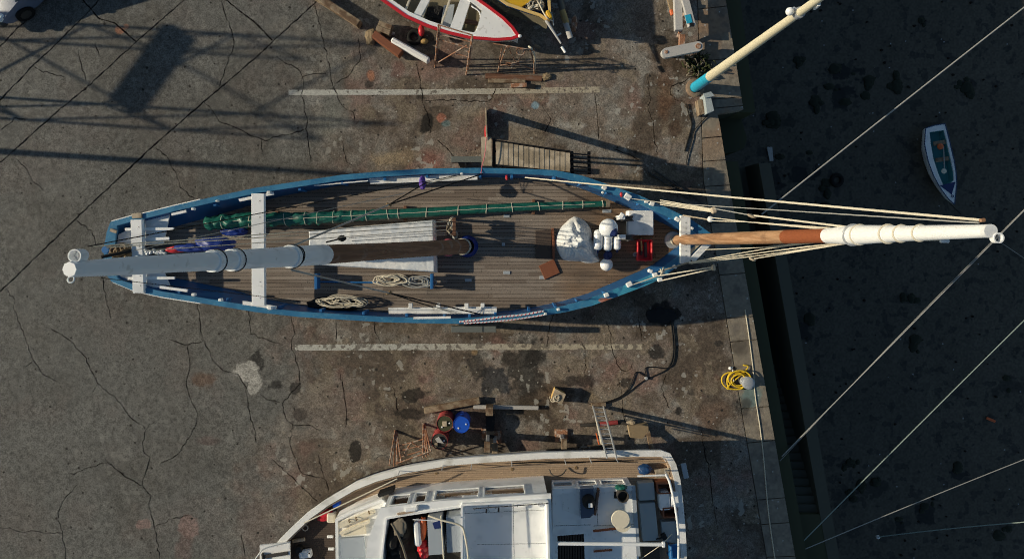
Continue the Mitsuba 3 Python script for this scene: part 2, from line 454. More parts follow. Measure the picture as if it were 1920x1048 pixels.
# ------------------------------------------------------------------ the quay: slabs, coping stones, wall
edgeA = [(1361, -40), (1361, 0), (1394, 206)]
edgeB = [(1345, 214), (1349, 230), (1373, 378), (1395, 500), (1446, 786), (1492, 1048), (1560, 1440)]
inner = [(1300, -500), (1307, 0), (1313, 190), (1318, 340), (1345, 500), (1393, 790), (1437, 1048), (1505, 1440)]
quay_poly = poly([(-3000, -900), (1225, -900)] + edgeA + edgeB + [(-3000, 1440)])
slab_poly = poly([(-3000, -900), (1290, -900)] + inner + [(-3000, 1440)])
JOINTS = [[(760, -150), (592, 4), (480, 108), (300, 262), (140, 412), (22, 526), (-80, 620)], [(500, -140), (346, 0), (255, 79), (162, 165), (110, 207), (62, 250), (-60, 360)],
          [(330, -140), (185, 0), (168, 20), (102, 86), (60, 125), (0, 188), (-80, 260)], [(60, 30), (28, 58), (0, 88), (-60, 140)],
          [(140, -20), (155, 0), (172, 20), (185, 35), (215, 43), (228, 55), (255, 79)], [(400, -20), (423, 0), (455, 25), (480, 44), (511, 76)]]
CRACKS = [[(381, 190), (396, 205), (410, 230), (435, 234), (465, 252), (480, 258), (500, 263), (525, 255), (550, 250), (570, 242)], [(290, 273), (318, 302), (330, 325), (340, 355), (365, 372)],
          [(587, 7), (597, 35), (605, 72), (615, 117), (622, 155), (635, 185), (642, 197), (662, 212), (665, 225)], [(517, 105), (535, 118), (555, 125), (566, 140), (570, 160), (566, 175), (570, 205), (575, 220), (575, 242), (578, 270), (582, 302)],
          [(566, 145), (585, 139), (612, 137)], [(671, 70), (675, 110), (665, 125), (657, 142), (640, 150), (630, 156)], [(780, 120), (790, 165), (792, 190), (805, 225), (806, 250)],
          [(1214, 142), (1219, 185), (1215, 210), (1224, 225), (1227, 262), (1234, 290)], [(1290, 147), (1257, 165), (1258, 182), (1285, 193)], [(1114, 175), (1121, 220), (1122, 262)],
          [(368, 555), (370, 571), (377, 619), (381, 639), (400, 676), (415, 694), (447, 701), (462, 734), (470, 784), (479, 811), (480, 830)], [(381, 639), (352, 647), (315, 636)],
          [(352, 647), (357, 680), (349, 730), (360, 755), (372, 775), (366, 792), (362, 806), (345, 836), (330, 853), (300, 868)], [(10, 541), (25, 560), (28, 582), (38, 610), (62, 675), (85, 705), (108, 716)],
          [(95, 616), (130, 636), (160, 669), (182, 719), (215, 744), (248, 784), (272, 803)], [(291, 786), (272, 805), (268, 848), (282, 855), (266, 910), (282, 928), (280, 950), (290, 990), (302, 1060)],
          [(195, 855), (202, 866), (235, 893), (266, 910)], [(202, 867), (165, 877), (130, 891)], [(145, 908), (120, 935), (107, 965), (117, 1000), (126, 1060)], [(117, 1000), (85, 998), (60, 993), (40, 998), (15, 988), (-20, 986)],
          [(290, 987), (320, 973), (357, 966)], [(545, 590), (551, 624), (546, 646), (560, 689), (562, 719), (542, 744), (530, 755), (536, 784), (550, 798), (541, 826), (557, 873), (567, 888), (610, 898), (616, 920)],
          [(530, 755), (502, 749), (487, 738)], [(550, 797), (585, 797), (602, 808)], [(597, 851), (603, 880), (610, 897)], [(639, 700), (647, 739), (650, 778), (648, 800)], [(734, 719), (742, 744), (746, 769)],
          [(1138, 598), (1146, 629), (1145, 644), (1155, 679), (1167, 696), (1182, 694), (1187, 680)], [(1160, 709), (1165, 744), (1172, 790)], [(630, 600), (631, 638)], [(30, 298), (52, 320), (62, 338), (82, 357)],
          [(466, 575), (470, 626), (490, 632), (530, 648)], [(188, 500), (193, 524), (202, 571), (208, 598)], [(142, 411), (172, 434), (179, 462)], [(640, 262), (650, 302), (663, 312)], [(490, 262), (490, 285), (495, 292)],
          [(1314, 800), (1321, 848), (1330, 873), (1335, 936), (1345, 990)], [(0, 245), (20, 230), (30, 222), (50, 224)], [(148, 95), (155, 130), (160, 152)], [(178, 78), (186, 105)], [(415, 0), (440, 80), (410, 165)], [(1020, 205), (1035, 225), (1018, 250)],
          [(930, 165), (920, 190), (880, 190), (850, 187), (790, 190)], [(1150, 280), (1185, 292), (1200, 300)], [(1250, 700), (1240, 730), (1255, 765)], [(860, 300), (845, 285), (820, 262)], [(510, 860), (545, 890), (595, 940)], [(705, 860), (720, 850), (735, 868)],
          [(1090, 640), (1100, 670), (1095, 700)], [(700, 600), (705, 628), (712, 640)], [(1040, 585), (1030, 610), (1026, 650)], [(1198, 590), (1204, 640)], [(452, 1000), (458, 1025), (460, 1060)], [(62, 676), (48, 688)], [(182, 720), (172, 735)], [(60, 122), (75, 132), (122, 145)]]


def ragged(pts, width, jit, seed):
    """A crack as an area: wandering along its line, wider here and narrower there."""
    r = np.random.default_rng(seed)
    p = np.array([P(x, y)[:2] for x, y in pts])
    seg = np.linalg.norm(np.diff(p, axis=0), axis=1)
    s = np.concatenate([[0], np.cumsum(seg)])
    t = np.arange(0, s[-1], .14)
    q = np.stack([np.interp(t, s, p[:, 0]), np.interp(t, s, p[:, 1])], 1)
    q = np.vstack([q, p[-1:]])
    q[1:-1] += r.normal(0, jit, (len(q) - 2, 2))
    d = np.gradient(q, axis=0)
    d /= np.linalg.norm(d, axis=1, keepdims=True) + 1e-9
    nn = np.stack([-d[:, 1], d[:, 0]], 1)
    w = width * (.55 + .9 * r.random(len(q)))
    w[0] *= .4
    w[-1] *= .4
    return Polygon(np.vstack([q + nn * w[:, None] / 2, (q - nn * w[:, None] / 2)[::-1]])).buffer(0)


gaps = [ragged(j, .044, .008, i) for i, j in enumerate(JOINTS)] + [ragged(c, .027, .022, 100 + i) for i, c in enumerate(CRACKS)]
gaps = unary_union(gaps)
quay = thing('quay', 'cracked concrete quay with sandstone coping along the harbour edge', 'quay', kind='structure')
labels[quay].pop('category')
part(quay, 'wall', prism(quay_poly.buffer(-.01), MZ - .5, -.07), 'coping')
pieces = slab_poly.difference(gaps)
pieces = sorted(getattr(pieces, 'geoms', [pieces]), key=lambda g: -g.area)
for g in pieces:
    if g.area > .004:
        part(quay, 'slab', prism(g.simplify(.002), -.066, 0.0), 'concrete')
part(quay, 'joint_bed', prism(slab_poly, -.07, -.05), 'dirt')
cop = quay_poly.difference(slab_poly.buffer(.03))
cuts = []
for (x0, y0, x1, y1) in [(1290, 20, 1400, 8), (1290, 118, 1420, 105), (1290, 190, 1420, 180), (1290, 208, 1420, 196), (1290, 262, 1420, 250), (1290, 305, 1420, 296), (1290, 352, 1420, 344), (1310, 420, 1440, 412), (1310, 470, 1440, 462), (1310, 519, 1440, 508), (1310, 600, 1460, 590),
                         (1330, 645, 1460, 632), (1340, 770, 1480, 758), (1350, 835, 1480, 822), (1380, 940, 1520, 928), (1380, 986, 1520, 976), (1400, 1045, 1540, 1040), (1280, -60, 1420, -70), (1420, 1130, 1560, 1120), (1280, -160, 1420, -170)]:
    cuts.append(LineString([P(x0, y0)[:2], P(x1, y1)[:2]]).buffer(.014))
stones = cop.difference(unary_union(cuts))
for i, g in enumerate(getattr(stones, 'geoms', [stones])):
    if g.area > .02:
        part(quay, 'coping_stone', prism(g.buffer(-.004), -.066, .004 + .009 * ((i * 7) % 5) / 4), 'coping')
# ledge, stone stairs and outer wall below the edge


def offB(y, off, z):
    e = np.array(edgeB, float)
    x = np.interp(y, e[:, 1], e[:, 0])
    q = P(x, y)
    return np.array([q[0] + off, q[1]])


def stripB(y0, y1, a, b):
    return Polygon([offB(y0, a, 0), offB(y1, a, 0), offB(y1, b, 0), offB(y0, b, 0)])


def notch(off_a, off_b):
    e = [P(x, y)[:2] for x, y in edgeA]
    return Polygon([e[0] + [off_a, 0], e[2] + [off_a, 0], e[2] + [off_b, 0], e[0] + [off_b, 0]])


part(quay, 'ledge', prism(stripB(300, 1440, -.02, .6), MZ, -.45), 'algae')
part(quay, 'ledge', prism(notch(-.02, .62), MZ, -.5), 'algae')
part(quay, 'ledge', prism(poly([(1340, 216), (1392, 206), (1412, 206), (1425, 250), (1420, 268), (1408, 275), (1355, 285)], -.6).buffer(-.15).buffer(.15), MZ, -1.9), 'algae')
part(quay, 'outer_wall', prism(stripB(300, 1440, 1.58, 2.02), MZ, -1.0), 'wet_stone')
part(quay, 'landing', prism(stripB(985, 1440, .605, 1.575), MZ, -1.02), 'algae')
part(quay, 'landing', prism(stripB(300, 450, .605, 1.575), MZ, -2.4), 'wet_stone')
zz, yy = -1.22, 985.0
for k in range(27):
    part(quay, 'step', prism(stripB(yy - 15.4, yy, .61, 1.57), MZ, zz), 'wet_stone')
    zz -= .10
    yy -= 15.2

# ------------------------------------------------------------------ harbour bed
gx, gy = np.meshgrid(np.concatenate([np.linspace(8, 30, 150), np.linspace(34, 120, 12)]), np.concatenate([np.linspace(-90, -18, 10), np.linspace(-16.5, 13.5, 170), np.linspace(16, 90, 10)]), indexing='ij')
gz = MZ + .10 * (meshkit.fbm(np.stack([gx * .6, gy * .6, gx * 0], -1), 4, 3) - .5) + .10 * np.maximum(meshkit.fbm(np.stack([gx * 2.3, gy * 2.3, gx * 0 + 4], -1), 3, 9) - .58, 0)
n0, m0 = gx.shape
a0 = (np.arange(n0 - 1)[:, None] * m0 + np.arange(m0 - 1)[None]).ravel()
mud = trimesh.Trimesh(np.stack([gx, gy, gz], -1).reshape(-1, 3), np.vstack([np.stack([a0, a0 + m0, a0 + m0 + 1], 1), np.stack([a0, a0 + m0 + 1, a0 + 1], 1)]), process=False)
add('mud', mud, 'mud', 'dark wet mud of the drained harbour bed', kind='structure', smooth=True)
# seaweed clumps along the foot of the wall and over the mud
ms = []
r2 = np.random.default_rng(21)
for k in range(260):
    if k < 150:
        y = r2.uniform(-20, 1080)
        e = np.array(edgeA[:2] + [(1394, 206)] + edgeB[2:], float)
        o = edgeB if y > 214 else edgeA
        x = np.interp(y, [q[1] for q in o], [q[0] for q in o])
        q = P(x, y)
        q = np.array([q[0] + (2.1 if y > 290 else .7) + abs(r2.normal(0, .28)), q[1] * 1.0, 0])
        q[:2] *= 1.0
    else:
        sx, sy, rx, ry, _ = MUDSPOTS[r2.integers(len(MUDSPOTS))]
        q = P(sx + r2.normal(0, rx * .8), sy + r2.normal(0, ry * .8), MZ)
    s = r2.uniform(.05, .2)
    ms.append(blob([q[0], q[1], MZ + .01], s * r2.uniform(.8, 1.7), s * r2.uniform(.8, 1.7), s * .4, .5, 2.2, k, 2))
add('seaweed', cat(ms), 'seaweed', 'black seaweed clumps on the mud along the quay wall', kind='stuff', smooth=True)


def rope(name, pts, r, mat, label, sag=.0, group=None, category='rope', n=30):
    a = np.array(pts, float)
    if len(a) == 2:
        t = np.linspace(0, 1, n)[:, None]
        a = a[0] * (1 - t) + a[1] * t
        a[:, 2] -= sag * 4 * (t * (1 - t)).ravel()
    return add(name, tube(a, r, 6), mat, label, category, group, smooth=True)


rope('mooring_rope', [P(1935, 3, -2.2), P(1428, 402, -.5)], .03, 'rope_grey', 'pale grey mooring line running up to the top right corner above the small rowing boat', .05)
rope('mooring_rope', [P(1935, 380, -2.4), P(1466, 855, -.3)], .022, 'rope_grey', 'doubled grey mooring line passing under the tip of the bow mast', .0)
rope('mooring_rope', [P(1935, 378, -2.4), P(1462, 864, -.3)], .012, 'rope_grey', 'thin grey line close beside the doubled mooring line under the mast tip', .12)
rope('mooring_rope', [P(1935, 586, -2.0), P(1498, 1022, -.5)], .022, 'rope_green', 'pale green mooring line crossing the mud at lower right', .03)
rope('mooring_rope', [P(1935, 855, -2.4), P(1499, 1033, -.6)], .018, 'rope_grey', 'slack grey mooring line in the lower right corner below the pale green one', .05)
rope('mooring_rope', [P(1935, 977, -4.5), P(1646, 1006, -6.9)], .024, 'rope_green', 'short green line ending at a float on the mud, lowest on the right', .1)
rope('mooring_rope', [P(1877, 455, -5.0), P(1935, 494, -4.5)], .015, 'rope_grey', 'faint thin line leading right from below the mast ring', .0)
rope('coping_rope', curve([P(1397, 580, .03), P(1403, 620, .03), P(1412, 690, .03), P(1416, 740, .03), P(1425, 800, .03), P(1432, 860, .03), P(1441, 960, .03), P(1455, 1060, .03)], 50), .019, 'rope', 'pale rope lying along the coping stones below the bollard')
add('float', blob(P(1646, 1006, -7.1), .09, .09, .09, .05), 'white', 'small white float on the mud at the end of a green line', 'float', smooth=True)
add('litter', beam(P(1850, 783, MZ + .06), P(1866, 790, MZ + .1), .12, .05), 'orange', 'orange scrap lying on the mud at far right', 'litter')
add('plank_scrap', prism(poly([(1438, 276), (1448, 276), (1450, 302), (1443, 302)], MZ + .08), MZ + .04, MZ + .09), 'grey_paint', 'pale grey plank end lying on the mud by the wall foot', 'plank')
add('tyre', ring(P(1569, 338, MZ + .05), .24, .10), 'tyre', 'old tyre half sunk in the mud', 'tyre', smooth=True)
ms = [blob([*P(r2.uniform(1440, 1920), r2.uniform(0, 1048), MZ)[:2], MZ + .03], s, s * .8, s * .6, .4, 2, k, 1) for k, s in enumerate(r2.uniform(.03, .08, 130))]
add('stones', cat(ms), 'dirt', 'dark stones scattered over the mud', kind='stuff')

# ------------------------------------------------------------------ painted lines on the quay
for pts, lab in (([(541, 169), (800, 168), (1124, 163), (1125, 174), (800, 178), (541, 179)], 'worn white painted line between the boarding platform and the rowing boat'),
                 ([(553, 646), (800, 644), (1204, 645), (1205, 655), (800, 656), (553, 657)], 'worn white painted line between the two large boats')):
    g = poly(pts).difference(gaps.buffer(.004))
    r3 = np.random.default_rng(len(pts) + int(pts[0][1]))
    bites = [Point(*P(r3.uniform(540, 1210), pts[0][1] + r3.choice([-1, 12]) + r3.normal(0, 1.5))[:2]).buffer(r3.uniform(.01, .04), 3) for _ in range(90)]
    add('painted_line', prism(g.difference(unary_union(bites)), -.002, .0045), 'paint', lab, 'marking')


# ------------------------------------------------------------------ hull builder
def hull_mesh(outer, zr, ztop_in, depth_prof, n=60, keel=.02):
    """Outside skin of a hull below its rail: outer = plan polygon at rail height; depth_prof = [(breadth factor, height factor)]."""
    x0, y0, x1, y1 = outer.bounds
    xs = x0 + (x1 - x0) * (.5 - .5 * np.cos(np.linspace(0.02, math.pi - .02, n)))
    rows = []
    for x in xs:
        seg = outer.intersection(LineString([(x, y0 - 1), (x, y1 + 1)]))
        a, b = seg.bounds[1], seg.bounds[3]
        c, h = (a + b) / 2, (b - a) / 2
        e = (x - x0) / (x1 - x0)
        fine = min(1, 5 * e, 5 * (1 - e)) ** .6
        rows.append([[x, c + h * w ** (1 / max(fine, .35)), zr * k] for w, k in depth_prof] + [[x, c - h * w ** (1 / max(fine, .35)), zr * k] for w, k in depth_prof[::-1]])
    rows = np.array(rows)
    n1, m1 = rows.shape[:2]
    v = rows.reshape(-1, 3)
    a = (np.arange(n1 - 1)[:, None] * m1 + np.arange(m1 - 1)[None]).ravel()
    f = np.vstack([np.stack([a, a + m1, a + m1 + 1], 1), np.stack([a, a + m1 + 1, a + 1], 1)])
    ends = []
    for o, s in ((0, 1), ((n1 - 1) * m1, -1)):
        ends += [(o, o + j, o + j + 1)[::s] for j in range(1, m1 - 1)]
    return trimesh.Trimesh(v, np.vstack([f, np.array(ends)]), process=False)


PROFILE = [(1.0, 1.0), (.985, .85), (.96, .68), (.88, .5), (.66, .33), (.34, .2), (.1, .1), (.05, .0)]

# ------------------------------------------------------------------ the blue sailing boat
DZ, RZ = 2.2, 3.05
up = [(207, 416), (246, 405), (265, 401), (330, 385), (400, 369), (480, 352), (560, 340), (640, 328), (720, 321), (800, 316), (900, 315), (960, 316), (1040, 319), (1090, 329), (1140, 346), (1200, 367), (1260, 394), (1300, 414), (1336, 440)]
low = [(1336, 444), (1320, 460), (1275, 496), (1240, 522), (1210, 536), (1160, 555), (1110, 573), (1060, 585), (1022, 591), (960, 600), (900, 605), (860, 607), (800, 606), (720, 604), (640, 599), (560, 594), (480, 585), (370, 567), (300, 556), (250, 545), (209, 528)]
stern = [(199, 515), (194, 490), (195, 462), (200, 435)]
plan = poly(up + low + stern, RZ)
plan = plan.buffer(.25).buffer(-.25)
inside = plan.buffer(-.17)
boat = thing('sailing_boat', 'large blue two-masted wooden sailing boat standing on the quay', 'sailing boat')
part(boat, 'hull', hull_mesh(plan.buffer(-.03), RZ - .1, DZ, PROFILE), 'hull_blue', smooth=40)
stern_cap = plan.intersection(poly([(180, 400), (222, 400), (216, 450), (214, 500), (226, 545), (180, 545)], RZ))
rail = unary_union([plan.difference(inside), stern_cap] + [plan.difference(plan.buffer(-w)).intersection(sbox(P(x, 0, RZ)[0], -9, 12, 9)) for w, x in ((.185, 1020), (.20, 1045), (.215, 1065), (.23, 1085), (.245, 1105))])
part(boat, 'cap_rail', prism(rail, RZ - .09, RZ), 'rail')
strake = plan.buffer(.05).difference(plan.buffer(-.02)).intersection(sbox(P(150, 0, RZ)[0], -9, P(372, 0, RZ)[0], 9))
part(boat, 'rubbing_strake', prism(strake, RZ - .26, RZ - .13), 'white')
def cols(shape, xs):
    out = []
    for x in xs:
        b = shape.intersection(LineString([(x, -9), (x, 9)])).bounds
        out.append((b[1], b[3]))
    return np.array(out)


bx_ = np.linspace(inside.bounds[0] + .02, inside.bounds[2] - .02, 90)
by_ = cols(inside, bx_)
bpx = NX + F * bx_ / (H - RZ)
inset = np.minimum(np.interp(bpx, [200, 300, 420, 520, 640, 1000, 1100, 1200, 1290, 1340], [.42, .40, .30, .12, .05, .05, .15, .26, .26, .1]), (by_[:, 1] - by_[:, 0]) * .42)
dk_ = by_ + np.stack([inset, -inset], 1)
for s_ in (0, 1):
    tl = np.stack([bx_, by_[:, s_] + (-.012, .012)[s_], np.full(90, RZ - .085)], 1)
    bl = np.stack([bx_, dk_[:, s_], np.full(90, DZ - .05)], 1)
    g = np.stack([tl, (tl + bl) / 2, bl], 1)
    part(boat, 'bulwark', sheet(90, 3, lambda u, v: g), 'bulwark_blue', smooth=True)
deck_poly = Polygon(np.vstack([np.stack([bx_, dk_[:, 0]], 1), np.stack([bx_, dk_[:, 1]], 1)[::-1]])).buffer(.01)
part(boat, 'deck_bed', prism(deck_poly, DZ - .08, DZ - .012), 'caulk')
hatch_px = [(576, 432), (815, 411), (818, 512), (576, 497)]
planks = []
ymin, ymax = deck_poly.bounds[1], deck_poly.bounds[3]
row = math.floor(ymin / .118)
r4 = np.random.default_rng(5)
while row * .118 < ymax:
    y = row * .118
    strip = deck_poly.intersection(sbox(-20, y + .006, 20, y + .118 - .006))
    bx = [-20 + r4.uniform(0, 3)]
    while bx[-1] < 20:
        bx.append(bx[-1] + r4.uniform(2.2, 5.5))
    strip = strip.difference(unary_union([sbox(b, y, b + .008, y + .11) for b in bx]))
    m = prism(strip, DZ - .03, DZ + r4.uniform(-.002, .003)) if not strip.is_empty else None
    if m is not None:
        planks.append(m)
    row += 1
part(boat, 'deck_plank', cat(planks), 'deck', 'weathered grey-brown deck planks with dark seams', kind='stuff')

# bulwark stanchions
st = []
for pts in (up[3:-1], low[2:-2]):
    for (x, y) in curve([(a, b, 0) for a, b in pts], 34)[:, :2]:
        q = P(x, y, RZ)
        c0 = np.array([P(760, 460, RZ)[0], P(760, 460, RZ)[1]])
        d = np.array([0, np.sign(c0[1] - q[1])])
        st.append((q, d))
for q, d in st[::2]:
    part(boat, 'stanchion', place(cbox(.08, .1, RZ - DZ - .1, .006), [q[0], q[1] + d[1] * .235, (DZ + RZ - .1) / 2]), 'blue')

# cross beams
for (x0, y0, x1, y1, w, zt, mat) in ((258, 412, 262, 549, 21, RZ + .12, 'white'), (485, 363, 486, 573, 24, RZ + .10, 'white'), (1284, 404, 1284, 494, 19, RZ + .14, 'grubby')):
    part(boat, 'cross_beam', beam(P(x0, y0, zt - .1), P(x1, y1, zt - .1), L(w, zt), .18, .012), mat)
    for yy in np.linspace(y0 + 14, y1 - 14, 7):
        part(boat, 'bolt', cyl(P(x0 + (x1 - x0) * (yy - y0) / (y1 - y0) + 2, yy, zt - .015), .014, .02, 8), 'dark_metal')
# stern quarter platforms and bars
QZ = RZ - .2
for pts in ([(272, 414), (318, 402), (306, 456), (272, 460)], [(272, 506), (304, 503), (318, 535), (276, 542)], [(222, 440), (250, 425), (250, 462), (218, 470)], [(225, 515), (250, 508), (252, 538), (228, 532)]):
    part(boat, 'quarter_board', prism(poly(pts, QZ), QZ - .06, QZ), 'white')
for (x0, y0, x1, y1) in ((235, 430, 326, 429), (270, 449, 318, 447), (240, 522, 328, 521), (300, 538, 352, 545), (322, 402, 350, 396)):
    part(boat, 'bar', beam(P(x0, y0, QZ + .12), P(x1, y1, QZ + .12), .09, .06), 'white')
part(boat, 'tie_block', beam(P(248, 405, RZ + .03), P(266, 404, RZ + .03), .16, .06), 'tread')
part(boat, 'fairlead', beam(P(207, 431, RZ + .03), P(219, 435, RZ + .03), .10, .05), 'tread')
for pts, z in (([(692, 334), (895, 325), (895, 337), (694, 345)], RZ - .25), ([(588, 347), (690, 338), (690, 340), (589, 349)], RZ - .1), ([(447, 373), (512, 360), (513, 365), (449, 378)], RZ + .06), ([(455, 564), (518, 574), (517, 580), (455, 571)], RZ + .06),
               ([(728, 577), (931, 575), (932, 588), (729, 588)], RZ - .2), ([(775, 594), (845, 593), (845, 597), (775, 598)], RZ + .03), ([(594, 587), (710, 593), (710, 596), (594, 590)], RZ - .06)):
    part(boat, 'side_shelf', prism(poly(pts, z), z - .07, z), 'grubby')
for x in (770, 822, 875, 905):
    part(boat, 'kevel', place(cbox(.12, .16, .12), P(x, 573, RZ - .15)), 'grubby')
for (x, y, s, rz) in ((1133, 352, 9, .5), (1177, 369, 13, .6), (1130, 361, 5, .5), (1222, 382, 9, .3), (1270, 411, 9, .5), (1212, 378, 7, .2), (1297, 428, 6, .4), (1137, 553, 9, -.3), (1180, 533, 11, -.5), (1228, 515, 9, -.3), (1237, 524, 9, -.2), (1047, 580, 6, -.2), (1023, 588, 5, 0),
                      (1219, 508, 8, .3), (505, 361, 7, 0), (507, 577, 8, 0), (363, 392, 6, .2), (408, 377, 5, 0), (414, 562, 7, 0), (364, 552, 7, 0), (866, 326, 5, 0), (1265, 500, 7, .5)):
    part(boat, 'timberhead', place(cbox(L(s, RZ), L(s * .8, RZ), .16, .02), P(x, y, RZ + .06), -rz), 'grubby')
part(boat, 'hatch_coaming', prism(poly([(1034, 428), (1038, 428), (1040, 486), (1036, 486)], DZ), DZ, DZ + .12), 'brown_board')
part(boat, 'hatch_slide', prism(poly([(1004, 432), (1033, 431), (1034, 484), (1004, 485)], DZ), DZ, DZ + .05), 'weathered_deck')
for (x, y, rz, w) in ((950, 405, .03, 11), (950, 511, -.03, 13), (878, 525, 0, 13), (1138, 396, 0, 16), (944, 458, 0, 6), (1018, 520, 0, 12), (1075, 413, 0, 5)):
    part(boat, 'deck_prism', place(cbox(L(w, DZ), L(6, DZ), .03, .006), P(x, y, DZ + .012), rz), 'blue_grey')
part(boat, 'hawse_plank', beam(P(1332, 452, RZ + .1), P(1297, 488, RZ + .1), .19, .08), 'grubby')
part(boat, 'hawse_plank', beam(P(1316, 452, RZ + .02), P(1288, 478, RZ + .02), .10, .06), 'tread')
part(boat, 'stem_head', place(cbox(.3, .12, .35), P(1334, 442, RZ + .02)), 'blue')
part(boat, 'rudder_head', cyl(P(214, 468, RZ - .3), .12, .5), 'blue')
# legs that hold the boat upright
for y0, y1, s in ((303, 296, 1), (611, 616, -1)):
    a = P(846, (y0 + y1) / 2 + (0 if s > 0 else 3), 1.6)
    b = P(905, (y0 + y1) / 2 + (0 if s > 0 else 3), 1.6)
    part(boat, 'bilge_leg', cat([beam(a, b, .2, .2), beam([(a[0] + b[0]) / 2 - .2, a[1], 0], [(a[0] + b[0]) / 2 - .2, a[1], 1.6], .22, .22), beam(b, b + [.45, 0, 0], .2, .16)]), 'slate_grey', smooth=False)
part(boat, 'keel_block', cat([place(cbox(.5, .7, .14), [x, P(0, 460)[1], .07]) for x in (-8, -4, 0, 3.5)]), 'timber')

# main mast
mb, mt = P(872, 462, DZ), P(130, 505, 19.6)


def on_mast(px, b=mb, t=mt):
    off = px - NX
    k = (off * (H - b[2]) - F * b[0]) / (F * (t[0] - b[0]) + off * (t[2] - b[2]))
    return b + (t - b) * k, k


def mast_r(k):
    p = mb + (mt - mb) * k
    d = H - p[2]
    w = np.interp(NX + F * p[0] / d, [130, 190, 281, 400, 545, 600, 640, 720, 872], [26, 33, 32, 34, 37, 37, 35, 31, 28])
    return float(w * d / F / 2)


def mast_piece(k0, k1, rf, b, t, n=10, sides=20, extra=0):
    ks = np.linspace(k0, k1, n)
    return tube([b + (t - b) * k for k in ks], [rf(k) + extra for k in ks], sides)


_, kw = on_mast(606)
part(boat, 'mast', mast_piece(0, kw, mast_r, mb, mt), 'mast_brown', 'dark brown lower mast', smooth=40)
part(boat, 'mast', mast_piece(kw - .002, .995, mast_r, mb, mt, extra=.004), 'white', 'white painted upper mast', smooth=40)
part(boat, 'mast_cap', mast_piece(.995, 1.0, lambda k: mast_r(k) + .006, mb, mt, 2, 8), 'white_gloss')
ax = (mt - mb) / np.linalg.norm(mt - mb)
for px, mat in ((545, 'white'), (401, 'white'), (437, 'white')):
    q, k = on_mast(px)
    part(boat, 'mast_band', tube([q - ax * .05, q + ax * .05], mast_r(k) + .022, 24), mat, smooth=40)
    part(boat, 'wire_strop', ring(q - ax * .05, mast_r(k) + .024, .008, ax), 'rope_dark', smooth=True)
q, k = on_mast(545)
part(boat, 'wire_strop', ring(q - ax * .12, mast_r(k) + .014, .007, ax + [.0, .25, 0]), 'rope_dark', smooth=True)
q, k = on_mast(170)
sh = np.array([q[0], q[1] + mast_r(k) + .035, q[2]])
part(boat, 'sheave_box', lathe([[.05, -.05], [.05, .05], [.042, .05], [.042, -.03], [.0, -.03]], sh + [-.02, .0, .12]), 'white', smooth=40)
part(boat, 'sheave_ring', ring(mt + [-.0, .105, -.12], .02, .007, (1, 0, .6)), 'white', smooth=True)
part(boat, 'sheave_ring', ring(mt + [.0, -.075, -.02], .024, .006, (0, .3, 1)), 'white', smooth=True)
part(boat, 'mast_boot', lathe([[.36, 0], [.34, .06], [.27, .32], [.245, .34], [.245, .2]], P(876, 462, DZ)), 'royal', smooth=40)
for k, mat in ((.022, 'rope'), (.027, 'rope_grey'), (.032, 'rope')):
    part(boat, 'mast_coat_lashing', ring(mb + (mt - mb) * k, .25, .02, ax), mat, smooth=True)

# fore mast at the bow
fb, ft = P(1268, 450, DZ), P(1858, 433, 16.6)


def fmast_r(k):
    px = (fb + (ft - fb) * k)
    x = NX + F * px[0] / (H - px[2])
    return float(np.interp(x, [1268, 1400, 1545, 1590, 1610, 1700, 1858], [.16, .15, .125, .150, .150, .104, .072]))


def fk(px):
    return on_mast(px, fb, ft)[1]


part(boat, 'fore_mast', mast_piece(0, fk(1474), fmast_r, fb, ft, 14), 'mast_tan', 'varnished tan lower fore mast', smooth=40)
part(boat, 'fore_mast', mast_piece(fk(1474), fk(1556), fmast_r, fb, ft, 8, extra=.003), 'mast_red', 'red-brown leathered stretch of fore mast', smooth=40)
part(boat, 'fore_mast', mast_piece(fk(1552), .995, fmast_r, fb, ft, 24, extra=.006), 'white_gloss', 'white painted fore mast top', smooth=40)
part(boat, 'fore_mast_cap', mast_piece(.995, 1.0, lambda k: fmast_r(1) + .008, fb, ft, 2, 16), 'white')
fax = (ft - fb) / np.linalg.norm(ft - fb)
part(boat, 'topmast_ring', tube([ft + [.085, -.085, -.05], ft + [.095, -.088, -.0]], .001, 4), 'white')
tr = trimesh.creation.annulus(.048, .063, .07)
tr.apply_translation(ft + [.085, -.082, -.02])
part(boat, 'topmast_ring', tr, 'white_gloss', 'white iron ring at the fore mast tip', smooth=40)
part(boat, 'mast_step', lathe([[.0, .03], [.1, .05], [.27, .04], [.285, .0], [.285, -.02]], P(1262, 450, DZ + .01)), 'galvanised', smooth=40)
for k in range(4):
    part(boat, 'step_lashing', ring(P(1263 + k, 449 + k * 1.5, DZ + .07 + .03 * k), .10 + .02 * (k % 2), .018, (.1 * k, .1, 1)), 'rope', smooth=True)
for px, e in ((1600, .02), (1612, .012), (1665, .016), (1690, .012), (1725, .012)):
    q, k = on_mast(px, fb, ft)
    part(boat, 'hound_band', ring(q, fmast_r(k) + e, .010 + e * .3, fax + [.0, .12 * math.sin(px), 0]), 'rope' if px != 1600 else 'galvanised', smooth=True)


def line(name, pts, r, mat, n=14, sag=0.0, label=None):
    a = np.array(pts, float)
    if len(a) == 2:
        t = np.linspace(0, 1, n)[:, None]
        a = a[0] * (1 - t) + a[1] * t
        a[:, 2] -= sag * 4 * (t * (1 - t)).ravel()
    return part(boat, name, tube(a, r, 6), mat, label, smooth=True)


def fm(px, dy=0.0):
    q, k = on_mast(px, fb, ft)
    return q + [0, dy, 0]


def between(a, b, px):
    """The point of the straight line a-b that stands at photograph column px."""
    return on_mast(px, a, b)[0]


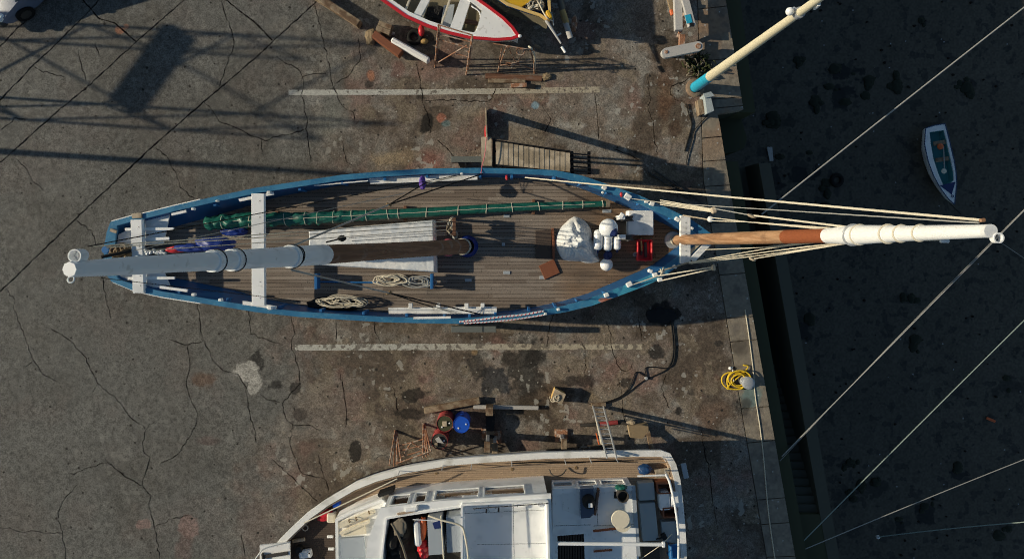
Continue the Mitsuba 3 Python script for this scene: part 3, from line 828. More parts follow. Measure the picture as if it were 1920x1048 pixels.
hz = fm(1600)[2]
line('shroud', [P(985, 333, RZ + .05), P(1842, 413, 15.6)], .021, 'rope', sag=.1, label='long pale rope from the rail amidships to the fore mast tip')
line('shroud', [P(1238, 380, RZ), P(1835, 418, 15.4)], .012, 'rope_grey')
a, b = P(1236, 379, RZ), P(1598, 433, hz)
for o in (-4, 0, 4, 8):
    line('lanyard', [P(1238, 378 + o * .7, RZ + .05), between(a, b, 1336) + [0, -o * .006, 0]], .014, 'rope')
blk = between(a, b, 1338)
part(boat, 'block', place(cbox(.14, .16, .12, .03), blk, .3), 'tread')
line('shroud', [P(1338, 391, blk[2]), P(1410, 404, blk[2] + 2.6)], .012, 'rope_grey')
part(boat, 'thimble', ring(P(1410, 405, blk[2] + 2.6), .07, .03, (.3, 1, .3)), 'tread', smooth=True)
line('shroud', [P(1412, 404, blk[2] + 2.6), P(1600, 427, hz)], .02, 'rope')
line('shroud', [P(1180, 372, RZ + .05), P(1332, 392, RZ + 1.6)], .014, 'rope')
line('lanyard', [P(1281, 404, RZ + .2), P(1330, 412, RZ + 1.2)], .022, 'tread')
part(boat, 'block', blob(P(1332, 411, RZ + 1.25), .09, .09, .09, .1), 'white', smooth=True)
line('shroud', [P(1334, 408, RZ + 1.3), P(1400, 416, RZ + 2.6), P(1600, 431, hz)], .016, 'rope')
line('shroud', [P(1334, 414, RZ + 1.3), P(1400, 416, RZ + 2.7), P(1570, 432, hz - .6)], .016, 'rope')
# other side
for (x0, y0, x1, y1, z1, x2, y2) in ((1230, 518, 1335, 501, RZ + 1.3, 0, 0), (1240, 526, 1337, 504, RZ + 1.3, 0, 0)):
    line('lanyard', [P(x0, y0, RZ + .1), P(x1, y1, z1)], .02, 'rope')
line('lanyard', [P(1180, 536, RZ + .1), P(1232, 518, RZ + .15)], .018, 'rope')
part(boat, 'block', place(cbox(.09, .17, .12, .02), P(1338, 502, RZ + 1.35), .1), 'tread')
for (x0, y0, xm, ym, x1, y1) in ((1292, 492, 1440, 466, 1600, 446), (1292, 493, 1440, 472, 1598, 452), (1294, 494, 1440, 477, 1596, 455), (1322, 468, 1440, 463, 1596, 443)):
    zs = RZ + .2
    zm = zs + (hz - zs) * .33
    line('shroud', curve([P(x0, y0, zs), P(xm, ym, zm), P(x1, y1, hz)], 16), .017, 'rope')
part(boat, 'thimble', ring(P(1411, 486, RZ + 3.0), .07, .03, (.3, 1, .3)), 'tread', smooth=True)
line('shroud', [P(1414, 485, RZ + 3.0), P(1596, 455, hz - .3), P(1768, 449, 14.7)], .015, 'rope')
part(boat, 'mast_cleat', place(cbox(.13, .05, .06, .02), P(1771, 452, 14.8), .0), 'white')
line('lanyard', [P(1236, 509, RZ + .15), P(1292, 492, RZ + .2)], .024, 'tread')
part(boat, 'lashing', cat([tube(curve([P(1238 + dx, 504 + dy, RZ + .15), P(1241, 510, RZ + .2), P(1244 - dx, 514 - dy, RZ + .15)], 8), .02, 6) for dx, dy in ((0, 0), (6, -3), (-3, 5))]), 'rope', smooth=True)
line('halyard', [P(1268, 446, DZ + .5), P(1580, 436, hz - .3)], .008, 'rope')
line('halyard', [fm(1612, .02), fm(1698, .06) + [.06, 0, 0]], .012, 'rope')
line('halyard', [fm(1605, -.0) + [.12, 0, 0], fm(1690, .0) + [.12, 0, 0]], .010, 'rope')
part(boat, 'block', place(cbox(.08, .05, .05, .015), P(1842, 413, 15.7), .1), 'mast_tan')

# main mast rigging
for (x0, y0, z0, x1, y1, z1, r, mat) in ((862, 328, RZ, 165, 462, 18.9, .012, 'rope_dark'), (838, 415, 2.9, 175, 462, 18.6, .014, 'rope'), (838, 423, 2.9, 200, 464, 18.2, .014, 'rope'), (838, 431, 2.9, 270, 470, 17.0, .013, 'rope'),
                                     (838, 440, 2.9, 660, 452, 7.4, .012, 'rope_grey'), (838, 436, 2.9, 655, 446, 7.6, .010, 'rope_grey'), (760, 362, RZ, 250, 470, 17.3, .010, 'rope_grey'), (700, 580, RZ, 190, 521, 18.2, .009, 'rope_dark')):
    line('halyard', [P(x0, y0, z0), P(x1, y1, z1)], np.linspace(r, r * .42 if z1 > 12 else r * .8, 14), mat)
m545, _ = on_mast(545)
for y_rail, y_mast, y_blk, s in ((326, 462, 384, 1), (590, 506, 549, -1)):
    za = m545[2]
    bq = P(729, y_blk, RZ + 2.6)
    line('runner', [P(547, y_mast, za), bq], np.linspace(.014, .022, 14), 'rope_grey')
    part(boat, 'block', place(cbox(.16, .09, .12, .03), bq, -.4 * s), 'copper')
    line('tackle', [bq, P(905, y_rail, RZ + .05)], .02, 'rope_dark')
    line('tackle', [bq, P(800 if s > 0 else 812, 342 if s > 0 else 576, RZ + .5)], .018, 'rope_dark')
    for o in (0, 8, 16):
        line('tackle', [P(800 if s > 0 else 812, 345 if s > 0 else 574, RZ + .5), P(850 + o, y_rail + (3 if s > 0 else -2), RZ + .1)], .009, 'rope')
part(boat, 'block', blob(P(641, 447, 7.8), .10, .07, .08, .4, 3), 'black', smooth=True)
line('tackle', [P(612, 454, 8.6), P(641, 447, 7.8)], .018, 'rope_dark')
# fife rail with coiled halyards
part(boat, 'fife_rail', cat([beam(P(852, 408, DZ + .8), P(852, 442, DZ + .8), .1, .1), cyl(P(852, 412, DZ), .05, .8, 10), cyl(P(852, 438, DZ), .05, .8, 10)]), 'mast_brown')
for i, (x, y) in enumerate(((848, 414), (845, 421), (850, 427), (846, 434), (853, 440), (842, 428))):
    ms = [tube(curve([P(x + 4 * math.cos(t) + r4.normal(0, 1), y + 6 * math.sin(t) + r4.normal(0, 1), DZ + .7 + .15 * math.sin(t * 2 + i)) for t in np.linspace(0, 6.3 * 2, 14)], 50), .016, 5) for _ in range(2)]
    part(boat, 'halyard_coil', cat(ms), ('rope', 'rope_grey', 'khaki')[i % 3], smooth=True)
part(boat, 'chain_heap', cat([ring(P(r4.uniform(208, 245), r4.uniform(459, 481), RZ + r4.uniform(-.1, .2)), .09, .03, r4.normal(0, 1, 3)) for _ in range(34)]), 'copper', smooth=True)
part(boat, 'chain', cat([blob(P(r4.uniform(272, 312), 472 + r4.normal(0, 2.5), RZ + .2), .06, .045, .045, .3, 2, k, 1) for k in range(26)]), 'galvanised')
line('tackle', [P(190, 482, RZ + .6), P(245, 470, RZ + .3)], .05, 'rope_dark')

# ---- things lying on the deck
HZ = DZ + .55
hp = poly(hatch_px, HZ)
hb = affinity.scale(hp, 1.015, 1.03)


def hatch_fn(u, v):
    c = [P(*q, HZ) for q in hatch_px]
    top = (c[0][None, None] * ((1 - u) * (1 - v))[..., None] + c[1] * (u * (1 - v))[..., None] + c[2] * (u * v)[..., None] + c[3] * ((1 - u) * v)[..., None])
    e = np.minimum(np.minimum(u, 1 - u) * 4.2, np.minimum(v, 1 - v) * 1.7)
    edge = np.clip(e / .05, 0, 1)
    w = meshkit.fbm(np.stack([u * 9, v * 4, u * 0], -1), 4, 3)
    top[..., 2] = DZ + .03 + (HZ - DZ - .03) * edge ** .5 + .05 * (np.abs(w - .5)) * edge - .09 * np.exp(-((v - .5) / .5) ** 2 * -1.0) * 0
    return top


add('hatch_tarpaulin', sheet(140, 90, hatch_fn), 'tarp', 'white tarpaulin stretched over the deck hatch beneath the main mast', 'tarpaulin', smooth=True)


def heap_tarp(pts, z0, h, seed, n=70):
    g = np.array([P(*q, z0 + h * .6)[:2] for q in pts])
    c = g.mean(0)

    def fn(u, v):
        ang = v * 2 * math.pi
        ga = np.arctan2(*(g - c).T[::-1])
        o = np.argsort(ga)
        rr = np.linalg.norm(g - c, axis=1)[o]
        R = np.interp(ang.ravel(), np.concatenate([ga[o] - 2 * math.pi, ga[o], ga[o] + 2 * math.pi]), np.tile(rr, 3)).reshape(ang.shape)
        x, y = c[0] + R * u * np.cos(ang), c[1] + R * u * np.sin(ang)
        k = meshkit.fbm(np.stack([x * 2.2, y * 2.2, x * 0 + seed], -1), 4, seed)
        z = z0 + h * (1 - u ** 2.2) * (1 - .35 * u * np.cos(ang)) * (1 + .9 * (np.abs(k - .5) * 2 - .3))
        return np.stack([x, y, np.where(u > .99, z0, z)], -1)
    return sheet(n, n * 2, fn)


add('heaped_tarpaulin', heap_tarp([(1043, 452), (1050, 432), (1062, 418), (1080, 405), (1098, 413), (1110, 428), (1112, 450), (1124, 480), (1128, 490), (1108, 494), (1090, 490), (1076, 490), (1058, 487), (1048, 472)], DZ, .62, 4), 'tarp',
    'pale crumpled tarpaulin heaped over gear forward on the boat deck', 'tarpaulin', smooth=True)


def spar_points(n=120):
    t = np.linspace(0, 1, n)
    c = curve([P(384, 418, DZ + .42), P(470, 414, DZ + .42), P(640, 406, DZ + .40), P(800, 398, DZ + .34), P(960, 389, DZ + .3), P(1137, 382, DZ + .28)], n)
    return c


sp = spar_points()
xs = np.array([NX + F * q[0] / (H - q[2]) for q in sp])
rad = np.interp(xs, [384, 388, 420, 640, 740, 1000, 1137], [.10, .19, .21, .19, .155, .135, .095])
lump = np.clip((760 - xs) / 200, 0, 1)
ft_ = tube(sp, rad, 28)
v = np.array(ft_.vertices)
vx = NX + F * v[:, 0] / (H - v[:, 2])
am = np.clip((780 - vx) / 160, 0, 1)
kk = meshkit.fbm(np.stack([v[:, 0] * 4.2, v[:, 1] * 6, v[:, 2] * 6], -1), 4, 2)
cy = np.interp(vx, xs, sp[:, 1])
cz = np.interp(vx, xs, sp[:, 2])
f_ = 1 + am * (np.abs(kk - .5) * 2.0 - .2)
v[:, 1] = cy + (v[:, 1] - cy) * f_
v[:, 2] = cz + (v[:, 2] - cz) * f_
sail = thing('furled_sail', 'green cloth covered sail lashed along its spar on the deck', 'sail')
part(sail, 'cover', trimesh.Trimesh(v, ft_.faces, process=False), 'green_tarp', smooth=True)
part(sail, 'spar_end', tube([sp[-1] - [.02, 0, 0], sp[-1] + [.1, .0, 0]], .12, 16), 'khaki', smooth=40)
for px in (418, 470, 535, 575, 596, 626, 660, 688, 730, 748, 803, 860, 910, 962, 1013, 1053, 1093, 1127):
    i = int(np.argmin(abs(xs - px)))
    d = sp[min(i + 1, len(sp) - 1)] - sp[max(i - 1, 0)]
    part(sail, 'lashing', ring(sp[i], rad[i] * (1.02 if px > 740 else 1.0) + .006, .012, d / np.linalg.norm(d) + [0, .15 * math.sin(px), 0]), 'rope', smooth=True)
part(sail, 'lacing', tube(sp[4:-3] + np.stack([np.zeros(len(sp) - 7), np.zeros(len(sp) - 7), rad[4:-3] + .012], 1), .010, 5), 'rope', smooth=True)
for k in range(3):
    q = P(392 + 10 * k, 411 + 5 * k, DZ + .3)
part(sail, 'crutch', cat([beam(P(x, y - 14, DZ + .08), P(x, y + 14, DZ + .08), .1, .14) for x, y in ((520, 410), (760, 400), (1000, 388))]), 'mast_brown')

buoy = thing('deck_buoy', 'pink round buoy lying at the foot of the main mast', 'buoy')
part(buoy, 'ball', blob(P(840, 464, DZ + .29), .29, .29, .29, .02), 'pink', smooth=True)
part(buoy, 'neck', cyl(P(840, 464, DZ + .5), .06, .14, 12), 'navy')

# flag bundle hung at the main mast
fl = thing('furled_flag', 'royal blue cloth bundle with a red tip hanging beside the main mast', 'flag')
zf = 5.2
part(fl, 'cloth', blob(P(402, 457, zf), L(36, zf), L(14, zf), .3, .35, 2.0, 3), 'royal', smooth=True)
part(fl, 'cloth', blob(P(360, 465, zf), L(30, zf), L(8, zf), .2, .4, 2.2, 5), 'royal', smooth=True)
part(fl, 'red_tip', blob(P(330, 468, zf - .1), L(18, zf), L(6, zf), .14, .4, 2.2, 6), 'red', 'red end of the bundled flag', smooth=True)
add('blue_cloth', blob(P(440, 434, DZ + .2), L(24, DZ), L(9, DZ), .2, .4, 2.2, 7), 'royal', 'royal blue cloth lying on deck below the green sail cover', 'cloth', smooth=True)
add('purple_cloth', cat([blob(P(792, 343, RZ + .35), L(6, RZ), L(12, RZ), .12, .4, 2.3, 8)]), 'purple', 'small purple cloth tied to the rail tackle', 'cloth', smooth=True)


def coil(name, cx, cy, rx, ry, z, loops, r, mat, label, seed, tilt=0.0):
    rr = np.random.default_rng(seed)
    n = loops * 14
    t = np.linspace(0, 2 * math.pi * loops, n)
    j = rr.normal(0, .09, n)
    k = .72 + .28 * np.sin(t * .37 + seed)
    x = cx + rx * (np.cos(t) * k + j) + rx * .22 * np.sin(t * .23)
    y = cy + ry * (np.sin(t) * k + j) + ry * .2 * np.cos(t * .31)
    pts = [P(a, b, z + .02 + .12 * i / n + .03 * math.sin(i)) for i, (a, b) in enumerate(zip(x, y))]
    return add(name, tube(curve(pts, n * 3), r, 5), mat, label, 'rope', smooth=True)


coil('coiled_rope', 640, 566, 44, 11, DZ + .25, 9, .018, 'rope', 'cream rope coiled on a black shade lump near the lower rail', 11)
add('black_bag', blob(P(625, 570, DZ + .08), L(48, DZ), L(15, DZ), .2, .3, 1.6, 3, 3, DZ), 'black', 'black bag shape, mostly painted shade under the coiled cream rope', 'bag', smooth=True)  # black lump stands mostly for the shade below the coil
coil('coiled_rope', 732, 524, 27, 10, DZ + .2, 8, .022, 'rope', 'cream rope hank on the pin rail beside the hatch tarpaulin, nearer the stern', 12)
coil('coiled_rope', 785, 527, 27, 10, DZ + .2, 8, .022, 'rope_grey', 'grey rope hank on the pin rail beside the hatch tarpaulin, nearer the mast foot', 13)
pr = thing('pin_rail', 'blue pin rail standing beside the hatch tarpaulin', 'pin rail')
for x in (595, 810):
    part(pr, 'post', beam(P(x, 513, DZ + .4), P(x, 541, DZ + .4), .09, .4), 'blue')
part(pr, 'bar', beam(P(595, 528, DZ + .14), P(810, 531, DZ + .14), .05, .05), 'blue')
add('brown_board', place(cbox(L(31, DZ), L(28, DZ), .06, .01), P(1030, 505, DZ + .03), .42), 'brown_board', 'square red-brown board lying askew on deck', 'board')
add('white_chest', place(cbox(L(47, DZ + .5), L(46, DZ + .5), .5, .02), P(1199, 418, DZ + .25)), 'white', 'square white chest by the bow rail', 'chest')
cr = thing('red_crate', 'open red plastic crate holding tools near the bow', 'crate')
x0, y0, x1, y1 = 1195, 450, 1221, 488
part(cr, 'base', prism(poly([(x0, y0), (x1, y0), (x1, y1), (x0, y1)], DZ), DZ + .003, DZ + .02), 'red')
for p0, p1 in (((x0, y0), (x1, y0)), ((x1, y0), (x1, y1)), ((x1, y1), (x0, y1)), ((x0, y1), (x0, y0))):
    part(cr, 'side', beam(P(*p0, DZ + .14), P(*p1, DZ + .14), .03, .26), 'red')
add('trowel', cat([beam(P(1203, 456, DZ + .1), P(1202, 478, DZ + .08), .06, .05), beam(P(1210, 454, DZ + .1), P(1211, 482, DZ + .08), .09, .06)]), 'dark_metal', 'dark tools lying in the red crate', 'tool')
add('tool_handle', tube([P(1202, 446, DZ + .2), P(1203, 470, DZ + .14)], .03, 8), 'buff', 'wooden tool handle resting in the red crate', 'tool', smooth=True)
# windlass
w = thing('windlass', 'dark iron windlass between the fenders and the white chest', 'windlass')
for x, y in ((1176, 410), (1177, 446)):
    part(w, 'drum', tube([P(x, y - 5, DZ + .42), P(x, y, DZ + .42), P(x, y + 5, DZ + .42)], [.21, .17, .21], 20), 'dark_metal', smooth=40)
    part(w, 'bitt', place(cbox(.18, .14, .75), P(x - 13, y - 2, DZ + .37)), 'white')
part(w, 'shaft', tube([P(1176, 404, DZ + .42), P(1177, 452, DZ + .42)], .04, 10), 'galvanised', smooth=40)
part(w, 'pawl', beam(P(1163, 408, DZ + .7), P(1168, 400, DZ + .75), .12, .12), 'white')
part(w, 'bed', prism(poly([(1150, 408), (1176, 408), (1176, 450), (1150, 450)], DZ), DZ, DZ + .15), 'black')


def buoy_at(px, py, z, r, dirv, label):
    b = thing('round_buoy', label, 'buoy')
    q = P(px, py, z)
    d = np.array(dirv, float)
    d /= np.linalg.norm(d)
    part(b, 'ball', blob(q, r, r, r, .015, 2, 1), 'white_gloss', smooth=True)
    part(b, 'blue_end', tube([q + d * r * .82, q + d * r * 1.0, q + d * r * 1.22], [r * .55, r * .36, r * .2], 16), 'navy', smooth=40)
    return b


def fender(x0, y0, x1, y1, z, r, label):
    b = thing('fender', label, 'fender', None)
    a, c = P(x0, y0, z), P(x1, y1, z)
    ks = np.linspace(0, 1, 16)
    rr = r * np.sqrt(np.clip(1 - (np.abs(ks - .5) / .5) ** 7, .02, 1))
    part(b, 'body', tube([a + (c - a) * k for k in ks], rr, 18), 'white_gloss', smooth=True)
    part(b, 'eye', ring(c + (c - a) * .04, .05, .02, (1, 0, .3)), 'navy', smooth=True)


buoy_at(1141, 428, DZ + .85, .30, (.5, -.5, .6), 'large round white buoy with a blue end on top of the fender pile')
buoy_at(1137, 496, DZ + .3, .205, (.08, 1, .15), 'small round white buoy with its blue neck towards the fenders')
fender(1122, 430, 1121, 470, DZ + .3, .145, 'white cylinder fender next to the heaped tarpaulin')
fender(1140, 436, 1139, 471, DZ + .3, .145, 'white cylinder fender in the middle of three under the large buoy')
fender(1157, 443, 1157, 469, DZ + .3, .13, 'short white cylinder fender next to the windlass')
add('navy_bag', blob(P(1140, 478, DZ + .15), L(8, DZ), L(9, DZ), .15, .3, 2, 4), 'navy', 'navy cloth bag between the fenders and the small buoy', 'bag', smooth=True)
add('paint_tin', lathe([[0, .02], [.07, .02], [.07, .16], [.06, .16], [.06, .05], [0, .05]], P(1190, 477, DZ)), 'galvanised', 'small silver paint tin beside the red crate', 'tin', smooth=40)


def striped_rope(pts, r, label):
    k = thing('striped_rope', label, 'rope')
    c = curve(pts, 90)
    part(k, 'strand', tube(c, r, 7), 'white', smooth=True)
    t = np.linspace(0, 1, len(c))
    tn = np.gradient(c, axis=0)
    tn /= np.linalg.norm(tn, axis=1, keepdims=True)
    s = np.cross(tn, [0, 0, 1])
    ph = t * 2 * math.pi * 22
    part(k, 'red_strand', tube(c + (r * .75) * (np.cos(ph)[:, None] * s + np.sin(ph)[:, None] * np.array([0, 0, 1.0])), r * .6, 5), 'red', smooth=True)


striped_rope([P(862, 603, RZ + .03), P(900, 599, RZ + .03), P(940, 594, RZ + .03), P(980, 590, RZ + .03), P(1020, 583, RZ + .03)], .03, 'upper of two red and white striped ropes on the blue rail')
striped_rope([P(870, 606, RZ + .02), P(920, 603, RZ + .02), P(970, 598, RZ + .02), P(1022, 590, RZ + .02)], .022, 'lower of two red and white striped ropes on the blue rail')
for (x, y, lab) in ((1165, 365, 'red rag tied to the bow rail'), (950, 333, 'red lashing where the long pale rope meets the rail')):
    add('red_rag', blob(P(x, y, RZ + .06), .04, .075, .04, .5, 3, x), 'red', lab, 'rag', smooth=True)

# ------------------------------------------------------------------ boarding steps
sx = thing('boarding_platform', 'weathered slatted boarding platform against the blue rail', 'platform')
N = 14
for k in range(N):
    t = k / (N - 1)
    z = 2.80 - .16 * t
    xa = 930 + (1056 - 930) * t
    ya, yb = 266 + (286 - 266) * t, 308 + (321 - 308) * t
    part(sx, 'tread', prism(poly([(xa, ya), (xa + 12.5, ya + 1.2), (xa + 12.5, yb + 1.2), (xa, yb)], z), z - .05, z), 'tread')
for ya, yb in ((264, 285), (311, 324)):
    part(sx, 'stringer', beam(P(928, ya, 2.68), P(1070, yb, 2.52), .05, .16), 'black')
lz = 2.2
for k in range(5):
    y = 288 + k * 8
    part(sx, 'landing_slat', beam(P(1070, y, lz), P(1107, y + 3, lz), .05, .05), 'weathered_deck')
for x in (1072, 1104):
    part(sx, 'landing_bearer', beam(P(x, 284, lz - .1), P(x + 1, 327, lz - .1), .1, .12), 'black')
part(sx, 'top_plank', prism(poly([(902, 257), (921, 257), (922, 311), (903, 311)], 2.83), 2.76, 2.83), 'tread')
part(sx, 'frame', prism(poly([(923, 260), (929, 260), (929, 311), (923, 311)], 2.6), 2.4, 2.6), 'black')
for x, y, z in ((926, 264, 2.6), (926, 308, 2.6), (1066, 284, 2.5), (1066, 322, 2.5)):
    part(sx, 'post', beam(P(x, y, z), [*P(x, y, z)[:2], 0], .08, .08), 'black')
add('leaning_board', cat([beam(P(911, 208, .02), P(913, 262, 2.85), .05, .22)]), 'tread', 'narrow pale board leaning from the ground up to the boarding platform', 'board')
add('base_board', place(cbox(.06, .9, .34), P(913, 236, .17)), 'black', 'dark board standing on edge at the foot of the leaning board', 'board')
add('red_binding', tube(curve([P(912, 236, 1.5), P(911, 245, 2.0), P(912, 258, 2.8)], 10), .05, 6), 'red', 'red rope binding on the leaning board', 'rope', smooth=True)
rope('pink_string', curve([P(912, 258, 3.02), P(909, 290, 3.02), P(904, 311, 3.03), P(902, 325, 3.1)], 20), .012, 'pink', 'pink string running along the boarding platform to the rail', category='string')

# ------------------------------------------------------------------ white motor yacht
WR, WD = 2.4, 2.05
wy = 1042
wup = [(523, 1012), (545, 990), (575, 962), (610, 937), (660, 908), (700, 892), (760, 875), (840, 861), (900, 856), (960, 852), (1020, 848), (1100, 846), (1200, 844), (1240, 844), (1257, 850), (1268, 870), (1276, 900), (1282, 950), (1286, 1000), (1288, wy)]
wplan = poly(wup + [(x, 2 * wy - y) for x, y in wup[::-1][1:]] + [(512, 1026), (508, wy), (512, 2 * wy - 1026)][::-1], WR)
wplan = wplan.buffer(.1).buffer(-.1)
yt = thing('motor_yacht', 'white motor yacht with teak side decks at the bottom of the view', 'motor yacht')
part(yt, 'hull', hull_mesh(wplan.buffer(-.03), WR - .08, WD, [(1, 1), (.97, .8), (.93, .55), (.7, .32), (.2, .2), (.06, .0)]), 'white', smooth=40)
part(yt, 'cap_rail', prism(wplan.difference(wplan.buffer(-.20)), WR - .1, WR), 'grubby')
part(yt, 'rubbing_strake', prism(wplan.buffer(.06).difference(wplan.buffer(-.02)).intersection(sbox(P(1020, 0, WR)[0], -20, P(1236, 0, WR)[0], P(0, 900, WR)[1])).union(Polygon()), WR - .22, WR - .12), 'white')
part(yt, 'inner_rail', prism(wplan.buffer(-.20).difference(wplan.buffer(-.26)), WD - .02, WR - .04), 'teak')
wdeck = wplan.buffer(-.26)
split = P(632, 0, WD)[0]
rowsT, rowsF = [], []
yv = wdeck.bounds[1]
r5 = np.random.default_rng(8)
while yv < wdeck.bounds[3]:
    s_ = wdeck.intersection(sbox(-30, yv + .004, 30, yv + .062))
    if not s_.is_empty:
        for sel, store in ((sbox(split, -40, 40, 40), rowsT), (sbox(-40, -40, split, 40), rowsF)):
            g = s_.intersection(sel)
            if not g.is_empty and g.area > .001:
                store.append(prism(g, WD - .03, WD + r5.uniform(-.003, .003)))
    yv += .066
part(yt, 'deck_bed', prism(wdeck, WD - .08, WD - .02), 'caulk')
part(yt, 'side_deck', cat(rowsT), 'teak', 'tan teak side deck planks', kind='stuff')
part(yt, 'foredeck', cat(rowsF), 'weathered_deck', 'dark weathered foredeck planks', kind='stuff')
# bow platform with anchor roller
part(yt, 'bow_platform', prism(poly([(487, 1022), (543, 1016), (545, 1068), (487, 1062)], WR + .1), WR + .02, WR + .1), 'grubby')
part(yt, 'anchor_roller', cat([beam(P(494, 1043, WR + .14), P(540, 1036, WR + .14), .1, .07), beam(P(492, 1036, WR + .16), P(494, 1052, WR + .16), .05, .1)]), 'dark_metal')
part(yt, 'pulpit', tube(curve([P(470, 1062, WR + .8), P(484, 1040, WR + .8), P(498, 1027, WR + .8), P(545, 1015, WR + .75)], 20), .018, 8), 'galvanised', smooth=True)
wl = thing('anchor_windlass', 'white anchor windlass on the dark foredeck of the yacht', 'windlass')
part(wl, 'body', place(cbox(.42, .26, .2, .04), P(573, 1037, WD + .12), .12), 'white')
part(wl, 'gypsy', cyl(P(563, 1026, WD), .12, .22, 16), 'black')
part(wl, 'cap', cyl(P(580, 1036, WD + .2), .03, .03, 10), 'black')
add('bow_cleat', beam(P(548, 1014, WD + .05), P(572, 1010, WD + .05), .12, .06, .03), 'tread', 'wooden cleat on the foredeck beside the windlass', 'cleat')
for i, (x, y) in enumerate(((619, 1005), (621, 1028))):
    add('deck_vent', place(cbox(.2, .09, .08, .02), P(x, y, WD + .04)), 'white', ('white deck fitting on the foredeck, farther from the windlass', 'white deck fitting on the foredeck, level with the windlass')[i], 'deck fitting')
add('rope_ring', ring(P(572, 989, WD + .03), .09, .018), 'rope_grey', 'small ring of grey rope on the foredeck by the rail', 'rope', smooth=True)
add('red_bucket', blob(P(610, 962, WD + .14), L(17, WD), L(8, WD), .14, .2, 1.6, 3), 'red', 'dark red fender bag against the foredeck rail', 'bag', smooth=True)
add('red_cushion', blob(P(606, 971, WD + .1), L(10, WD), L(6, WD), .1, .2, 1.6, 5), 'red', 'dark red cushion below the red bag on the foredeck', 'cushion', smooth=True)
add('blue_can', place(cbox(L(15, WD), L(10, WD), .22, .03), P(631, 943, WD + .14), .35), 'barrel_blue', 'bright blue jerrycan by the foredeck rail', 'jerrycan')
add('fuel_can', place(cbox(L(15, WD), L(18, WD), .3, .04), P(622, 968, WD + .16), .0), 'cream', 'cream can beside the red bag on the foredeck', 'can')
# forward trunk cabin
FZ = 2.75
fore = poly([(629, 972), (660, 956), (716, 934), (735, 950), (735, 1140), (632, 1112), (630, wy)], FZ)
part(yt, 'trunk_cabin', prism(fore, WD, FZ), 'grubby')
part(yt, 'trunk_edge', prism(fore.difference(fore.buffer(-.09)), FZ, FZ + .05), 'white')
part(yt, 'seat', prism(poly([(636, 980), (700, 955), (703, 962), (637, 990)], FZ + .1), FZ, FZ + .1), 'cream')
part(yt, 'seat', prism(poly([(636, 999), (690, 975), (692, 980), (640, 1003)], FZ + .16), FZ, FZ + .16), 'cream')
part(yt, 'hatch', prism(poly([(638, 1009), (682, 1006), (686, 1070), (640, 1070)], FZ + .12), FZ, FZ + .12), 'blue_grey')
part(yt, 'hatch', prism(poly([(640, 1004), (682, 983), (686, 1000), (642, 1005)], FZ + .1), FZ, FZ + .1), 'cream')
for x, y in ((655, 976), (668, 972), (692, 960)):
    part(yt, 'grip', ring(P(x, y, FZ + .14), .05, .014, (1, .4, 0)), 'copper', smooth=True)
part(yt, 'skylight', prism(poly([(708, 927), (737, 917), (738, 923), (710, 932)], FZ + .04), WD + .3, FZ + .04), 'black')

# wheelhouse with flybridge
WZ, SZ = 3.95, 3.4


def wl_pt(x, y, z):
    return P(x, y, z)


roof_px = [(713, 952), (735, 949), (820, 939), (1033, 925), (1037, wy), (1033, 1159), (820, 1145), (713, 1132), (690, 1080), (686, wy), (690, 1010)]
roof = poly(roof_px, WZ)
house = roof.buffer(-.1)
sole = poly([(868, 945), (1024, 938), (1027, wy), (1024, 1146), (868, 1139)], WZ)
pit = poly([(726, 972), (760, 966), (866, 950), (868, 1134), (726, 1112), (718, wy)], WZ)
# walls with window openings facing the quay
side_y = house.bounds[3]
wall_shell = house.difference(house.buffer(-.06))
win_cols = [(734, 768), (778, 800), (816, 898), (908, 984)]
wz0, wz1 = 2.8, 3.62
part(yt, 'house_wall', prism(wall_shell, WD, wz0), 'white')
part(yt, 'house_wall', prism(wall_shell, wz1, WZ - .08), 'white')
zc = (wz0 + wz1) / 2
cut = unary_union([sbox(P(a, 900, zc)[0], P(0, 990, zc)[1], P(b, 900, zc)[0], P(0, 860, zc)[1]) for a, b in win_cols])
part(yt, 'window_wall', prism(wall_shell.difference(cut), wz0, wz1), 'white')
for a, b in win_cols:
    xa, xb = P(a, 0, zc)[0], P(b, 0, zc)[0]
    seg = house.exterior.intersection(sbox(xa, P(0, 1000, zc)[1], xb, 0))
    c = np.array(seg.coords)
    p0, p1 = c[np.argmin(c[:, 0])], c[np.argmax(c[:, 0])]
    wdw = part(yt, 'window', beam([*(p0 + [0, -.03]), zc], [*(p1 + [0, -.03]), zc], .012, wz1 - wz0, .001), 'glass')
    if b - a > 60:
        for e in (.10, .90) if a < 900 else (.08,):
            q = p0 + (p1 - p0) * e + [0, -.16]
            part(wdw, 'curtain', cat([beam([q[0] + dx, q[1] + .02 * (i % 2), wz0], [q[0] + dx, q[1] + .02 * (i % 2), wz1], .06, .05) for i, dx in enumerate((-.1, -.03, .04, .11))]), 'curtain')
    for z in (wz0, wz1):
        part(wdw, 'frame', beam([*(p0 + [0, .006]), z], [*(p1 + [0, .006]), z], .05, .06), 'white')
    for q in (p0, p1):
        part(wdw, 'frame', beam([*(q + [0, .006]), wz0], [*(q + [0, .006]), wz1], .06, .05), 'white')
part(yt, 'house_floor', prism(house.buffer(-.07), WD, WD + .05), 'mast_red')
part(yt, 'saloon_bench', prism(poly([(735, 960), (1000, 940), (1000, 952), (735, 972)], 2.5), WD + .05, 2.5), 'brown_board')
part(yt, 'roof_edge', prism(roof.difference(unary_union([sole, pit])), WZ - .08, WZ), 'white')
part(yt, 'flybridge_sole', prism(sole.buffer(.05), SZ - .05, SZ), 'white')
part(yt, 'flybridge_coaming', prism(sole.buffer(.06).difference(sole), SZ, WZ + .12), 'white')
part(yt, 'helm_floor', prism(pit.buffer(.05), SZ - .35, SZ - .3), 'dark_canvas')
